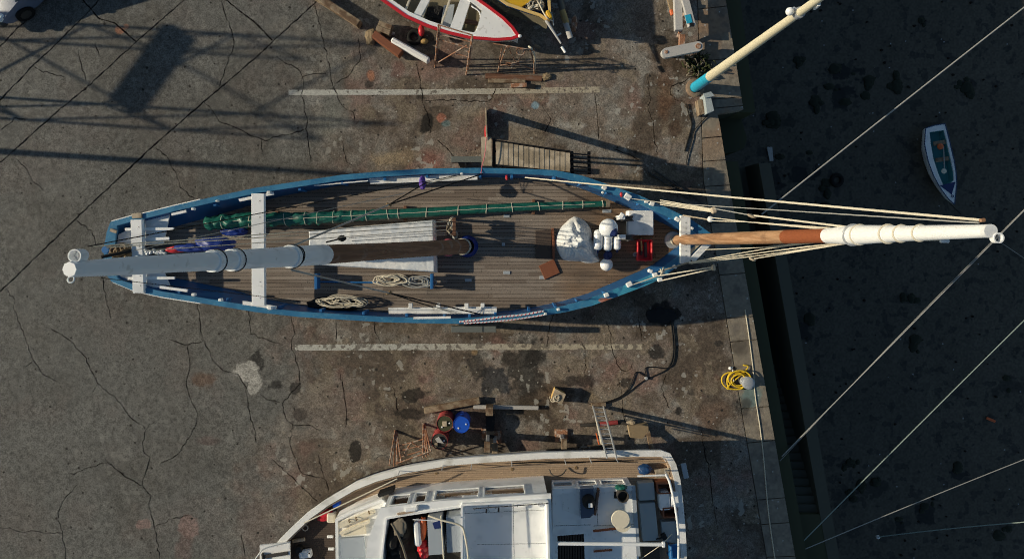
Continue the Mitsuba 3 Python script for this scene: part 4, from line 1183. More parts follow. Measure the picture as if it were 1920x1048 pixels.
part(yt, 'helm_coaming', prism(pit.buffer(.05).difference(pit), SZ - .3, WZ + .04), 'white')
# dark canvas over the helm, seats
add('canvas_cover', heap_tarp([(722, 1040), (724, 995), (733, 975), (752, 968), (770, 972), (774, 1000), (772, 1040), (770, 1090), (745, 1105), (726, 1090)], SZ - .3, .8, 9, 50), 'dark_canvas', 'dark grey canvas cover slumped over the helm of the yacht', 'cover', smooth=True)
add('cover_strap', cat([tube(curve([P(734, 980, WZ + .05), P(745, 1000, WZ + .1), P(757, 1030, WZ + .1), P(765, 1060, WZ)], 14), .035, 6), blob(P(750, 988, WZ + .05), .2, .28, .05, .4, 2, 2)]), 'khaki', 'pale brown strap lying over the dark canvas cover', 'strap', smooth=True)
part(yt, 'helm_seat', beam(P(782, 975, SZ + .35), P(785, 1020, SZ + .35), .2, .4, .06), 'white')
add('life_jacket', blob(P(793, 990, SZ + .3), L(7, SZ), L(22, SZ), .2, .25, 2, 4), 'orange', 'bright orange life jacket beside the helm seat', 'life jacket', smooth=True)
add('life_jacket', cat([blob(P(790 + 3 * k, 1018 + 9 * k, SZ + .2), L(10, SZ), L(9, SZ), .2, .3, 2, k) for k in range(3)]), 'red', 'dark red life jacket at the bottom edge beside the helm seat', 'life jacket', smooth=True)
con = thing('helm_console', 'white helm console behind the seat on the flybridge', 'console')
part(con, 'body', prism(poly([(801, 974), (828, 971), (832, 1038), (804, 1040)], WZ + .1), SZ - .3, WZ + .1), 'blue_grey')
part(con, 'screen', place(cbox(.24, .2, .04, .005), P(820, 983, WZ + .14), .35), 'navy')
part(con, 'bench', prism(poly([(836, 970), (867, 965), (870, 1034), (838, 1036)], WZ), SZ - .3, WZ - .02), 'blue_grey')
arch = curve([P(803, 966, WZ + .9), P(830, 975, WZ + 1.0), P(862, 984, WZ + 1.0), P(871, 1000, WZ + 1.0), P(878, 1048, WZ + 1.0), P(874, 1090, WZ + .9)], 36)
part(yt, 'awning_frame', tube(arch, .03, 8), 'cream', smooth=True)
part(yt, 'awning_frame', tube([P(827, 966, WZ + .6), P(832, 1048, WZ + .6)], .022, 8), 'cream', smooth=True)
part(yt, 'grab_rail', tube([P(774, 973, WZ + .5), P(820, 976, WZ + .5)], .016, 6), 'white', smooth=True)
part(yt, 'grab_rail', cat([tube([P(886, 953, WZ + .2), P(1028, 943, WZ + .2)], .014, 6)] + [tube([P(x, 953 - (x - 886) * .07, WZ + .2), P(x, 955 - (x - 886) * .07, WZ)], .012, 6) for x in (890, 930, 970, 1010)]), 'dark_metal', smooth=True)
part(yt, 'roof_vent', place(cbox(.36, .1, .1, .03), P(770, 955, WZ + .06), .12), 'white')
part(yt, 'roof_vent', place(cbox(.1, .14, .14, .03), P(783, 951, WZ + .08), .12), 'galvanised')
part(yt, 'roof_trim', beam(P(745, 963, WZ + .02), P(778, 957, WZ + .02), .06, .04), 'teak')
# aft cabin
AZ = 2.95
aft = poly([(1036, 916), (1188, 910), (1198, wy), (1190, 1174), (1036, 1168)], AZ)
aw = aft.buffer(-.04).difference(aft.buffer(-.1))
a0z, a1z = 2.3, 2.72
acols = [(1037, 1074), (1083, 1118), (1127, 1170)]
cut2 = unary_union([sbox(P(a, 0, 2.5)[0], P(0, 940, 2.5)[1], P(b, 0, 2.5)[0], P(0, 860, 2.5)[1]) for a, b in acols])
part(yt, 'aft_wall', prism(aw, WD, a0z), 'white')
part(yt, 'aft_wall', prism(aw.difference(cut2), a0z, a1z), 'white')
part(yt, 'aft_wall', prism(aw, a1z, AZ - .06), 'white')
for a, b in acols:
    xa, xb = P(a, 0, 2.5)[0], P(b, 0, 2.5)[0]
    seg = aft.buffer(-.04).exterior.intersection(sbox(xa, P(0, 960, 2.5)[1], xb, 0))
    c = np.array(seg.coords)
    p0, p1 = c[np.argmin(c[:, 0])], c[np.argmax(c[:, 0])]
    wdw = part(yt, 'window', beam([*(p0 + [0, -.03]), 2.51], [*(p1 + [0, -.03]), 2.51], .012, .42, .001), 'glass')
    for z in (a0z, a1z):
        part(wdw, 'frame', beam([*(p0 + [0, .012]), z], [*(p1 + [0, .012]), z], .05, .05), 'white_gloss')
    for q in (p0, p1):
        part(wdw, 'frame', beam([*(q + [0, .012]), a0z], [*(q + [0, .012]), a1z], .05, .05), 'white_gloss')
well = poly([(1045, 1004), (1095, 1000), (1098, 1085), (1047, 1085)], AZ)
part(yt, 'aft_roof', prism(aft.difference(well), AZ - .06, AZ), 'white')
part(yt, 'aft_well', prism(well.buffer(.03), AZ - .3, AZ - .25), 'black')
wx0, wy0_, wx1, wy1_ = well.bounds
part(yt, 'grating', cat([prism(well.intersection(sbox(x, wy0_, x + .045, wy1_)), AZ - .16, AZ - .1) for x in np.arange(wx0, wx1, .085)]), 'weathered_deck', kind='stuff')
part(yt, 'roof_lip', prism(poly([(1036, 916), (1188, 910), (1188, 919), (1036, 926)], AZ + .05), AZ, AZ + .05), 'white')
part(yt, 'end_lip', prism(poly([(1184, 911), (1191, 910), (1201, wy), (1192, wy)], AZ + .05), AZ, AZ + .05), 'blue_grey')
part(yt, 'hatch', prism(poly([(1110, 992), (1192, 988), (1195, 1075), (1112, 1075)], AZ + .06), AZ, AZ + .06), 'white')
part(yt, 'panel', prism(poly([(1052, 918), (1087, 918), (1086, 967), (1055, 955)], AZ + .03), AZ, AZ + .03), 'grubby')
part(yt, 'hatch_rail', beam(P(1112, 995, AZ + .1), P(1156, 990, AZ + .1), .06, .06), 'mast_red')
part(yt, 'hatch_rail', beam(P(1113, 1033, AZ + .1), P(1148, 1030, AZ + .1), .05, .06), 'mast_red')
vb = thing('vent_box', 'slate blue box with a black cowl on the aft cabin roof', 'vent')
part(vb, 'box', prism(poly([(1088, 915), (1113, 913), (1114, 962), (1106, 970), (1090, 971)], AZ + .2), AZ + .002, AZ + .2), 'slate_blue')
part(vb, 'cowl', lathe([[.0, .3], [.12, .3], [.2, .2], [.2, .0]], P(1103, 937, AZ + .2)), 'black', smooth=40)
part(vb, 'tag', place(cbox(.13, .13, .02, .004), P(1107, 947, AZ + .51), .1), 'white')
part(vb, 'board', beam(P(1122, 915, AZ + .12), P(1115, 963, AZ + .12), .07, .2), 'mast_brown')
gp = thing('cowl_pot', 'black pot with a green cloth on the aft cabin roof corner', 'pot')
part(gp, 'base', place(cbox(.38, .38, .04), P(1163, 923, AZ + .02), -.06), 'black')
part(gp, 'pot', lathe([[.1, .02], [.17, .02], [.19, .3], [.16, .3], [.15, .06], [0, .06]], P(1165, 924, AZ + .04)), 'dark_metal', smooth=40)
part(gp, 'cloth', blob(P(1164, 913, AZ + .2), .2, .08, .12, .4, 2, 3), 'green_tarp', smooth=True)
dm = thing('cream_tub', 'cream plastic tub with a lid standing on the aft cabin roof', 'tub')
part(dm, 'tub', lathe([[0, 0], [.22, 0], [.25, .42], [0, .42]], P(1163, 972, AZ)), 'cream', smooth=40)
part(dm, 'lid', cyl(P(1163, 972, AZ + .42), .29, .06, 28), 'cream', smooth=40)
part(yt, 'boom', tube([P(1043, 1018, 3.9), P(1243, 1020, 3.9)], .055, 12), 'white_gloss', smooth=40)
part(yt, 'boom_end', place(cbox(.1, .16, .1, .02), P(1244, 1020, 3.9)), 'white')
part(yt, 'boom_sheet', tube([P(1243, 1018, 3.9), P(1260, 1000, 2.6)], .01, 6), 'rope', smooth=True)
part(yt, 'boom_sheet', tube([P(1238, 1022, 3.9), P(1200, 1048, 2.6)], .01, 6), 'rope', smooth=True)
seams = [((870, 962), (1024, 955)), ((962, 942), (964, 1048)), ((916, 944), (917, 960)), ((895, 1020), (1024, 1018))]
part(yt, 'sole_seam', cat([beam(P(*a, SZ + .001), P(*b, SZ + .001), .012, .008, .001) for a, b in seams]), 'slate_grey')
part(yt, 'roof_seam', cat([beam(P(*a, AZ + .001), P(*b, AZ + .001), .014, .008, .001) for a, b in (((1112, 985), (1190, 982)), ((1040, 985), (1108, 983)), ((1120, 925), (1121, 985)))]), 'slate_grey')
part(yt, 'lashing_hook', cat([place(cbox(.05, .12, .05), P(x, y, WZ + .05)) for x, y in ((912, 957), (935, 955))]), 'black')
part(yt, 'deck_filler', cat([cyl(P(x, y, WD), .05, .02, 12) for x, y in ((818, 886), (960, 879), (1080, 876))]), 'copper')
add('bent_hoop', tube(curve([P(1030, 879, WD + .3), P(1034, 888, WD + .35), P(1042, 892, WD + .4), P(1054, 889, WD + .35), P(1062, 879, WD + .3)], 20), .022, 6), 'dark_metal', 'dark bent hoop lying on the teak side deck', 'hoop', smooth=True)
rope('deck_rope', curve([P(960, 868, WD + .04), P(1010, 866, WD + .04), P(1070, 867, WD + .04), P(1130, 864, WD + .04), P(1190, 866, WD + .04)], 40), .02, 'rope_dark', 'dark rope lying along the yacht side deck under the rail')
# stern cockpit
for pts, z, mat in (([(1197, 906), (1226, 904), (1228, 936), (1199, 938)], 2.35, 'locker'), ([(1199, 944), (1228, 942), (1235, 1012), (1206, 1014)], 2.35, 'locker'), ([(1240, 978), (1272, 976), (1275, 1020), (1244, 1014)], 2.3, 'locker'), ([(1206, 1020), (1236, 1020), (1238, 1062), (1207, 1062)], 2.2, 'weathered_deck')):
    part(yt, 'locker', prism(poly(pts, z), WD, z), mat)


def open_box(pts, z0, z1, mat_side, mat_in, label, cat_):
    b = thing('open_box', label, cat_)
    g = poly(pts, z1)
    part(b, 'side', prism(g.difference(g.buffer(-.035)), z0, z1), mat_side)
    part(b, 'bottom', prism(g.buffer(-.03), z0, z0 + .03), mat_in)


open_box([(1232, 906), (1259, 905), (1260, 925), (1233, 926)], WD, 2.5, 'brown_board', 'mast_brown', 'open brown box in the stern cockpit, nearer the side deck', 'box')
open_box([(1243, 952), (1270, 950), (1272, 970), (1244, 971)], WD, 2.5, 'brown_board', 'mast_brown', 'open brown box in the stern cockpit behind the white boxes', 'box')
add('fish_box', place(cbox(L(20, 2.5), L(34, 2.5), .4, .03), P(1244, 935, WD + .22), .08), 'white', 'white fish box in the stern cockpit, left of a pair', 'fish box')
add('fish_box', place(cbox(L(15, 2.5), L(30, 2.5), .4, .03), P(1263, 933, WD + .22), .08), 'white', 'white fish box close against the stern rail, right of a pair', 'fish box')
add('cockpit_bag', blob(P(1209, 879, WD + .16), L(13, WD), L(10, WD), .18, .3, 1.7, 2), 'hull_blue', 'dark blue bag on the side deck near the stern corner', 'bag', smooth=True)
add('teak_seat', cat([beam(P(1228, 884, WD + .3), P(1255, 880, WD + .3), .14, .05), beam(P(1229, 892, WD + .3), P(1254, 889, WD + .3), .14, .05)]), 'tread', 'slatted wooden corner seat at the yacht stern', 'seat')
add('lifting_handle', cat([beam(P(1242, 1000, 2.4), P(1248, 1010, 2.4), .16, .1), beam(P(1230, 1010, 2.42), P(1247, 1006, 2.42), .04, .05)]), 'black', 'black winch handle on a stern locker', 'handle')
add('plastic_chair', cat([prism(poly([(1254, 1022), (1270, 1020), (1272, 1048), (1256, 1048)], 2.5), 2.44, 2.5), beam(P(1256, 1022, 2.6), P(1258, 1048, 2.7), .06, .3)] + [beam(P(x, y, 2.45), [*P(x, y, 2.45)[:2], WD], .04, .04) for x, y in ((1257, 1024), (1269, 1023), (1257, 1046), (1270, 1046))]), 'blue', 'blue plastic chair at the stern by the bottom edge', 'chair')
part(yt, 'stern_rail', tube(curve([P(1195, 892, WR + .7), P(1248, 890, WR + .7)], 6), .028, 8), 'white', smooth=True)
part(yt, 'stern_rail', tube(curve([P(1248, 888, WR + .7), P(1256, 905, WR + .7), P(1266, 950, WR + .7), P(1272, 1000, WR + .7), P(1272, 1060, WR + .7)], 24), .04, 8), 'white', smooth=True)
part(yt, 'rail_post', cat([tube([P(x, y, WR + .7), P(x2, y2, WR)], .022, 8) for x, y, x2, y2 in ((1250, 889, 1247, 882), (1262, 930, 1262, 922), (1270, 985, 1270, 975))]), 'galvanised', smooth=True)
gl = [(745, 893), (828, 883), (883, 880), (960, 875), (1062, 872), (1110, 869), (1160, 868), (1250, 866)]
part(yt, 'guard_rail', tube(curve([P(x, y, WR + .55) for x, y in gl], 40), .016, 8), 'teak', smooth=True)
for x, y in gl:
    part(yt, 'stanchion', tube([P(x, y, WR + .55), [*P(x, y, WR + .55)[:2], WR - .05]], .014, 6), 'galvanised', smooth=True)
part(yt, 'guard_rope', tube([P(570, 980, WR + .5), P(745, 897, WR + .55)], .02, 8), 'rope', smooth=True)
nb = thing('transom_board', 'pale blue board hanging on the stern corner of the yacht', 'board')
part(nb, 'panel', beam(P(1281, 868, 2.2), P(1287, 896, 2.2), .17, .05), 'blue_grey')
part(nb, 'bracket', beam(P(1274, 876, 2.15), P(1281, 880, 2.15), .05, .05), 'dark_metal')

# ------------------------------------------------------------------ ladder
ld = thing('ladder', 'aluminium ladder leaning from the ground on to the yacht rail', 'ladder')
la0, la1, lb0, lb1 = P(1111, 759, .02), P(1131, 760, .02), P(1138, 858, 2.75), P(1156, 857, 2.75)
part(ld, 'rail', beam(la0, lb0, .05, .07), 'galvanised')
part(ld, 'rail', beam(la1, lb1, .05, .07), 'galvanised')
for k in range(11):
    t = (k + .6) / 11.5
    part(ld, 'rung', tube([la0 + (lb0 - la0) * t, la1 + (lb1 - la1) * t], .018, 8), 'galvanised', smooth=True)
add('red_pole', cat([tube([P(1117, 782, .5), P(1128, 832, 2.0)], .03, 8)]), 'rope', 'pale pole lying along the ladder rail', 'pole', smooth=True)
add('red_strip', cat([tube([P(1118, 812, 1.3), P(1123, 832, 1.9)], .022, 8)]), 'orange', 'orange strip on the ladder edge', 'strip', smooth=True)

# ------------------------------------------------------------------ barrels, stands and timber between the two large boats


def barrel(px, py, mat, lid, label, items=()):
    z = .8
    b = thing('barrel', label, 'barrel')
    q = P(px, py, z)
    q[2] = 0
    R = L(15.5, z)
    part(b, 'drum', lathe([[0, 0], [R * .97, 0], [R, .02], [R * .97, .05], [R * .97, .20], [R * 1.02, .22], [R * .97, .24], [R * .97, .42], [R * 1.02, .44], [R * .97, .46], [R * .97, .76], [R * 1.0, .80], [R * .96, .80], [R * .955, .78]], q, 32), mat, smooth=30)
    part(b, 'lid', cyl(q + [0, 0, .765], R * .95, .018, 32), lid)
    for dx, dy in ((.16, .02), (-.1, -.12)):
        part(b, 'bung', cyl(q + [dx, dy, .782], .03, .025, 12), 'white')
    return q


b1 = barrel(834, 794, 'dull_red', 'algae', 'red oil drum with a dark green lid behind another drum')
b2 = barrel(865, 796, 'barrel_blue', 'barrel_blue', 'bright blue drum beside the red oil drums')
b3 = barrel(824, 827, 'dull_red', 'dark_metal', 'red oil drum with a black lid closest to the yacht')
add('wood_offcut', place(cbox(.16, .18, .05), b1 + [.0, .0, .81], .05), 'tread', 'square wood offcut on the lid of the green topped drum', 'wood')
add('wood_offcut', place(cbox(.1, .14, .06), b3 + [-.11, -.12, .815], .1), 'tread', 'small wood offcut on the lid of the black topped drum', 'wood')
add('grey_wedge', prism(poly([(816, 823), (823, 819), (832, 831), (820, 829)], .86), .784, .86), 'grey_paint', 'grey stone wedge on the lid of the black topped drum', 'stone')
add('timber_beam', beam(P(796, 769, .1), P(900, 750, .16), .22, .2, .02), 'timber', 'rough reddish timber beam lying above the drums', 'timber')
add('timber_beam', beam(P(888, 762, .12), P(1010, 764, .12), .14, .12, .02), 'grey_paint', 'grey timber lying right of the drums under the props', 'timber')
st = thing('rusty_frame', 'rusty steel trestle frame left of the oil drums', 'trestle')
fz = 1.15
tops = [(741, 806), (794, 793)]
for (tx, ty), feet in zip(tops, ([(730, 872), (738, 874), (745, 870), (752, 864)], [(793, 858), (799, 856), (803, 852), (808, 846)])):
    for (x, y) in feet:
        part(st, 'bar', tube([P(tx + (x - feet[0][0]) * .15, ty + (x - feet[0][0]) * .2, .02), P(x, y, fz)], .026, 6), 'rust', smooth=True)
for (x0, y0, x1, y1, z) in ((747, 836, 793, 823, .5), (744, 846, 794, 834, .7), (748, 857, 797, 843, .85), (742, 869, 806, 846, fz), (750, 862, 771, 829, .7), (771, 829, 792, 842, .7)):
    part(st, 'bar', tube([P(x0, y0, z), P(x1, y1, z)], .024, 6), 'rust', smooth=True)


def jack(px, py, lab, h=1.5):
    j = thing('prop_stand', lab, 'prop')
    q = P(px, py, 0)
    part(j, 'post', beam(q + [0, 0, .1], q + [0, 0, h], .12, .12), 'grey_paint')
    part(j, 'foot', place(cbox(.45, .45, .1), q + [0, 0, .05]), 'rust')
    part(j, 'head', place(cbox(.2, .36, .1), q + [0, 0, h]), 'timber')


jack(915, 812, 'grey prop stand in shadow beside the drums, left of a pair', 1.6)
jack(928, 818, 'grey prop stand in shadow beside the drums, right of a pair', 1.4)
jack(1052, 815, 'wooden topped prop stand left of the ladder', 1.1)
add('timber_block', place(cbox(.26, .3, .5), P(918, 768, .25)), 'timber', 'upright timber block on the grey timber by the props', 'timber')
add('timber_post', beam(P(920, 775, .1), P(918, 858, .5), .3, .16), 'black', 'added black bar standing in for the shade beside the drums', 'timber')  # black bar added in place of the shadow by the drums
add('concrete_block', prism(poly([(1178, 798), (1215, 795), (1216, 808), (1205, 822), (1182, 820)], .3), 0.004, .3), 'concrete_block', 'rough tan concrete block right of the ladder', 'block')
add('dark_baulk', beam(P(1214, 806, .2), P(1222, 842, .5), .14, .14), 'timber', 'dark baulk leaning on the tan concrete block', 'timber')
add('red_tin', tube([P(1125, 795, .1), P(1158, 791, .1)], .08, 12), 'dull_red', 'red tube lying on the ground behind the ladder', 'tube', smooth=True)
add('grey_pipe', tube([P(1088, 797, .06), P(1124, 795, .06)], .07, 10), 'dark_metal', 'dark pipe lying left of the red tube behind the ladder', 'pipe', smooth=True)
add('grey_pipe', tube([P(1159, 791, .06), P(1180, 795, .08)], .06, 10), 'dark_metal', 'short dark pipe lying right of the red tube behind the ladder', 'pipe', smooth=True)
add('scrap_wood', cat([beam(P(1175, 793, .08), P(1188, 789, .1), .1, .1), blob(P(1186, 792, .1), .12, .1, .1, .4, 2, 3, 2)]), 'tread', 'wood scraps piled above the tan concrete block', 'wood')
wb = thing('wooden_crate', 'small pale wooden crate with rope on top casting a long shadow', 'crate')
g = poly([(1041, 729), (1060, 739), (1053, 757), (1034, 749)], .42)
part(wb, 'body', prism(g, 0.003, .40), 'buff')
part(wb, 'lid', prism(g.buffer(.012), .40, .43), 'tread')
add('crate_rope', cat([ring(P(1043, 747, .46), .09, .016), ring(P(1045, 744, .48), .07, .014, (.2, .1, 1)), tube(curve([P(1042, 752, .45), P(1034, 752, .3), P(1030, 743, .1)], 10), .014, 5)]), 'rope', 'cream rope loop lying on the small wooden crate', 'rope', smooth=True)
hs = thing('hose', 'black twin hose curving over the quay to the ladder foot', 'hose')
for o, pts in ((0, [(1258, 600), (1262, 640), (1261, 670), (1250, 692), (1225, 705), (1210, 712), (1195, 722), (1175, 738), (1150, 752), (1118, 758)]), (1, [(1262, 605), (1266, 650), (1262, 680), (1250, 690), (1225, 688), (1210, 690), (1212, 706), (1205, 702), (1192, 698), (1182, 722), (1165, 742), (1130, 755), (1105, 757)])):
    part(hs, 'pipe', tube(curve([P(x, y, .03 + .01 * o) for x, y in pts], 80), .019, 7), 'black', smooth=True)
add('hose_joint', cyl(P(1211, 708, .0), .06, .1, 12), 'galvanised', 'silver hose connector where the twin hoses meet', 'connector')
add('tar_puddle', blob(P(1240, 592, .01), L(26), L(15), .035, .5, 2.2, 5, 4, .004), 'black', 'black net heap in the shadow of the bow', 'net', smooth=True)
add('ladder_chock', cat([beam(P(1108, 758, .06), P(1136, 757, .06), .12, .1)]), 'timber', 'wooden chock under the ladder feet', 'chock')

# ------------------------------------------------------------------ bollard with yellow rope
bo = thing('bollard', 'grey iron bollard on the coping edge', 'bollard')
q = P(1393, 712, .0)
part(bo, 'base', cyl(q, .34, .06, 24), 'dark_metal')
part(bo, 'post', lathe([[.19, .05], [.16, .2], [.16, .42], [.22, .46], [.22, .56], [.16, .6], [0, .61]], q, 26), 'galvanised', smooth=40)
part(bo, 'lug', place(cbox(.3, .16, .12, .04), q + [-.12, .1, .5], .6), 'galvanised')
for i in range(5):
    pass
rr = np.random.default_rng(3)
pts = []
for k in range(90):
    t = k * .45
    pts.append(P(1386 + (17 + 6 * math.sin(k * .21)) * math.cos(t) - (10 if (k // 14) % 3 == 0 else 0) * (math.cos(t) < 0), 712 + (14 + 4 * math.sin(k * .3)) * math.sin(t), .08 + .002 * k))
pts.append(P(1402, 690, .1))
pts.append(P(1393, 684, .05))
add('yellow_rope', tube(curve(pts, 400), .026, 6), 'rope_yellow', 'bright yellow rope coiled round the bollard', 'rope', smooth=True)
add('rope_float', blob(P(1369, 690, .07), .06, .06, .06, .05), 'white', 'small white float on the coping by the yellow rope', 'float', smooth=True)
rope('float_line', curve([P(1373, 687, .05), P(1374, 700, .1), P(1376, 714, .25)], 12), .015, 'white', 'short white line from the small float to the yellow rope', category='line')

# ------------------------------------------------------------------ leaning pole, cabinet and weeds at the quay edge
pa, pb = P(1303, 164, .0), P(1620, -62, 12.5)
po = thing('lamp_post', 'tall cream post with a blue foot leaning out over the harbour', 'post')
kbl = on_mast(1332, pa, pb)[1]


def pr_(k):
    return .18 - .115 * k


ks = np.linspace(0, kbl, 4)
part(po, 'foot', tube([pa + (pb - pa) * k for k in ks], [pr_(k) + .005 for k in ks], 20), 'cyan', 'bright blue painted foot', smooth=40)
ks = np.linspace(kbl, 1, 16)
part(po, 'shaft', tube([pa + (pb - pa) * k for k in ks], [pr_(k) for k in ks], 20), 'post_cream', smooth=40)
q, k = on_mast(1498, pa, pb)
part(po, 'camera_arm', tube([q, P(1487, 17, q[2]), P(1484, 21, q[2] + .05)], [.06, .05, .045], 10), 'white', smooth=True)
part(po, 'lamp_dome', blob(P(1481, 22, q[2] + .05), .09, .09, .09, .02), 'white_gloss', smooth=True)
part(po, 'collar', tube([q - (pb - pa) * .006, q + (pb - pa) * .006], pr_(k) + .03, 20), 'galvanised', smooth=40)
part(po, 'side_box', beam(P(1527, 16, q[2] + .5), P(1536, 8, q[2] + .9), .06, .08), 'white')
part(po, 'base_collar', lathe([[.34, 0], [.31, .04], [.24, .06], [.2, .06]], P(1303, 165, 0)), 'coping', smooth=40)
cb = thing('junction_cabinet', 'grey metal cabinet on the coping beside the blue footed post', 'cabinet')
part(cb, 'body', prism(poly([(1321, 177), (1331, 174), (1339, 208), (1326, 213)], .6), .02, .6), 'locker')
part(cb, 'lid', prism(poly([(1319, 176), (1333, 172), (1340, 180), (1322, 184)], .66), .6, .66), 'locker')
add('wooden_box', prism(poly([(1308, 188), (1316, 186), (1325, 212), (1312, 216)], .35), .01, .35), 'timber', 'tan wooden box leaning on the grey cabinet', 'box')
rope('cable', curve([P(1330, 212, .1), P(1318, 226, .05), P(1302, 245, .04), P(1298, 262, .04), P(1290, 290, .04), P(1286, 310, .04)], 30), .016, 'black', 'black cable running from the grey cabinet along the quay', category='cable')
rope('cable', curve([P(1287, 195, .06), P(1292, 215, .05), P(1297, 235, .04), P(1290, 262, .04), P(1284, 284, .04)], 30), .025, 'rope_dark', 'thick dark cable next to the blue footed post', category='cable')
ms, ms2 = [], []
for k in range(120):
    a = rr.uniform(0, 6.28)
    d = rr.random() ** .6
    x, y = 1312 + 26 * d * math.cos(a), 121 + 20 * d * math.sin(a)
    b = rr.uniform(0, 6.28)
    s = rr.uniform(6, 16)
    c = curve([P(x, y, .02), P(x + s * .5 * math.cos(b), y + s * .5 * math.sin(b), rr.uniform(.1, .45)), P(x + s * math.cos(b + .4), y + s * math.sin(b + .4), rr.uniform(.02, .2))], 8)
    (ms if k % 3 else ms2).append(tube(c, rr.uniform(.012, .03), 5))
add('weeds', cat(ms), 'weed', 'tangled green weeds and old rope at the foot of the post', kind='stuff')
add('old_rope', cat(ms2), 'khaki', 'frayed brown rope ends tangled in the weeds by the post', 'rope')
add('loose_bars', cat([beam(P(1215, 322, .06), P(1290, 372, .06), .05, .05), beam(P(1225, 318, .06), P(1300, 368, .1), .05, .05), beam(P(1262, 338, .05), P(1318, 383, .05), .04, .04)] + [beam(P(1220 + 8 * k, 330 + 5 * k, .08), P(1230 + 8 * k, 324 + 5 * k, .08), .03, .03) for k in range(9)]), 'dark_metal',
    'dark metal ladder lying in the shadow above the bow', 'ladder')

# ------------------------------------------------------------------ machinery frame by the quay edge
mf = thing('steel_frame', 'grey painted steel boat cradle with a rounded crossbar at the quay edge', 'cradle')
for z0 in (.35,):
    part(mf, 'crossbar', prism(LineString([P(1250, 99, .7)[:2], P(1309, 87, .7)[:2]]).buffer(.17), .5, .7), 'grey_paint')
    part(mf, 'cup', cyl(P(1309, 87, .7), .1, .03, 18), 'rust')
    part(mf, 'cup', cyl(P(1249, 98, .7), .06, .03, 14), 'rust')
    part(mf, 'stem', beam(P(1278, 86, .55), P(1279, 66, .55), .2, .14), 'rust')
    part(mf, 'beam', beam(P(1272, 58, .75), P(1268, -60, .75), .26, .22), 'grey_paint')
    part(mf, 'channel', beam(P(1297, 50, .9), P(1268, -60, .9), .24, .2), 'grey_paint')
    part(mf, 'socket', place(cbox(.14, .12, .05, .005), P(1297, 47, 1.0), .1), 'black')
    part(mf, 'strut', beam(P(1271, 70, .4), P(1286, 36, .8), .1, .1), 'rust')
    part(mf, 'strut', beam(P(1262, 26, .5), P(1247, -30, .5), .16, .12), 'concrete_block')
    part(mf, 'leg', cat([beam(P(x, y, .5), [*P(x, y, .5)[:2], 0], .12, .12) for x, y in ((1252, 98), (1308, 88), (1270, 0), (1290, 20))]), 'rust')
part(mf, 'blue_patch', place(cbox(.2, .3, .02, .004), P(1291, 36, 1.012), .25), 'cyan')
add('orange_clamp', place(cbox(.1, .2, .12, .02), P(1259, 24, .62), .3), 'orange', 'orange clamp on the cradle strut', 'clamp')

# ------------------------------------------------------------------ open rowing boat with red gunwale
rb = thing('rowing_boat', 'white open rowing boat with a red gunwale', 'rowing boat')
GZ = 1.25
loA = [(640, -70), (690, -22), (713, 0), (760, 33), (800, 51), (840, 64), (880, 73), (930, 77), (960, 75), (973, 70)]
hiA = [(974, 66), (962, 49), (945, 32), (920, 13), (895, -5), (850, -35), (790, -70), (700, -120), (640, -130)]
rplan = poly(loA + hiA, GZ).buffer(.08).buffer(-.08)
rin = rplan.buffer(-.10)
rin2 = rplan.buffer(-.24)
part(rb, 'gunwale', prism(rplan.difference(rin), GZ - .06, GZ), 'red')
part(rb, 'inner_lining', prism(rin.difference(rin2), GZ - .12, GZ - .03), 'white')
part(rb, 'hull', hull_mesh(rplan.buffer(-.03), GZ - .05, 0, [(1, 1), (.95, .75), (.8, .5), (.4, .32), (.1, .28)], 40), 'white', smooth=40)
part(rb, 'bottom_boards', prism(rin2.buffer(.05), .62, .66), 'bilge')
fd = rin.intersection(poly([(915, -40), (902, 26), (891, 66), (894, 100), (1010, 100), (1010, -40)], GZ))
part(rb, 'foredeck', prism(fd, GZ - .10, GZ - .02), 'white')
for pts in ([(796, -6), (806, -6), (786, 32), (778, 28)], [(868, -6), (882, -6), (862, 58), (846, 54)]):
    part(rb, 'thwart', prism(poly(pts, GZ - .1).buffer(.05), GZ - .2, GZ - .09), 'white')
for (x0, y0, x1, y1) in ((806, -4, 790, 38), (845, -4, 828, 46), (880, 4, 864, 60), (770, -4, 758, 26)):
    part(rb, 'rib', beam(P(x0, y0, GZ - .25), P(x1, y1, GZ - .15), .06, .12), 'cream')
part(rb, 'side_bench', prism(poly([(832, 10), (852, 8), (846, 50), (826, 46)], GZ - .35), GZ - .55, GZ - .38), 'blue_grey')
part(rb, 'bow_step', beam(P(868, 40, .85), P(895, 44, .85), .14, .1), 'mast_brown')
part(rb, 'bow_frame', tube(curve([P(884, 12, GZ - .05), P(898, 22, GZ - .05), P(901, 36, GZ - .05), P(894, 56, GZ - .05), P(888, 64, GZ - .05)], 16), .025, 6), 'white', smooth=True)
part(rb, 'stem_fitting', blob(P(975, 68, GZ), .07, .06, .06, .1), 'white', smooth=True)
for k, (x, y) in enumerate(((712, 22), (760, 45), (900, 92), (830, 80))):
    pass
part(rb, 'keel_block', cat([place(cbox(.5, .3, .32), P(x, y, .16), .6) for x, y in ((800, 0), (900, 40))]), 'timber')
add('bilge_debris', cat([blob(P(rr.uniform(800, 828), rr.uniform(15, 42), .68), rr.uniform(.05, .14), rr.uniform(.05, .12), .05, .5, 2, k, 1) for k in range(40)]), 'black', 'black wet debris on the bottom boards of the red edged boat', kind='stuff')
add('red_fender', blob(P(790, 58, .55), .11, .2, .12, .1), 'red', 'small red fender hanging under the red gunwale', 'fender', smooth=True)
add('lying_tyre', ring(P(778, 70, .12), .22, .09), 'tyre', 'old grey tyre lying under the red edged boat', 'tyre', smooth=True)
add('buff_float', blob(P(794, 78, .1), .18, .1, .1, .1, 2, 2), 'buff', 'tan float on the ground under the red gunwale', 'float', smooth=True)
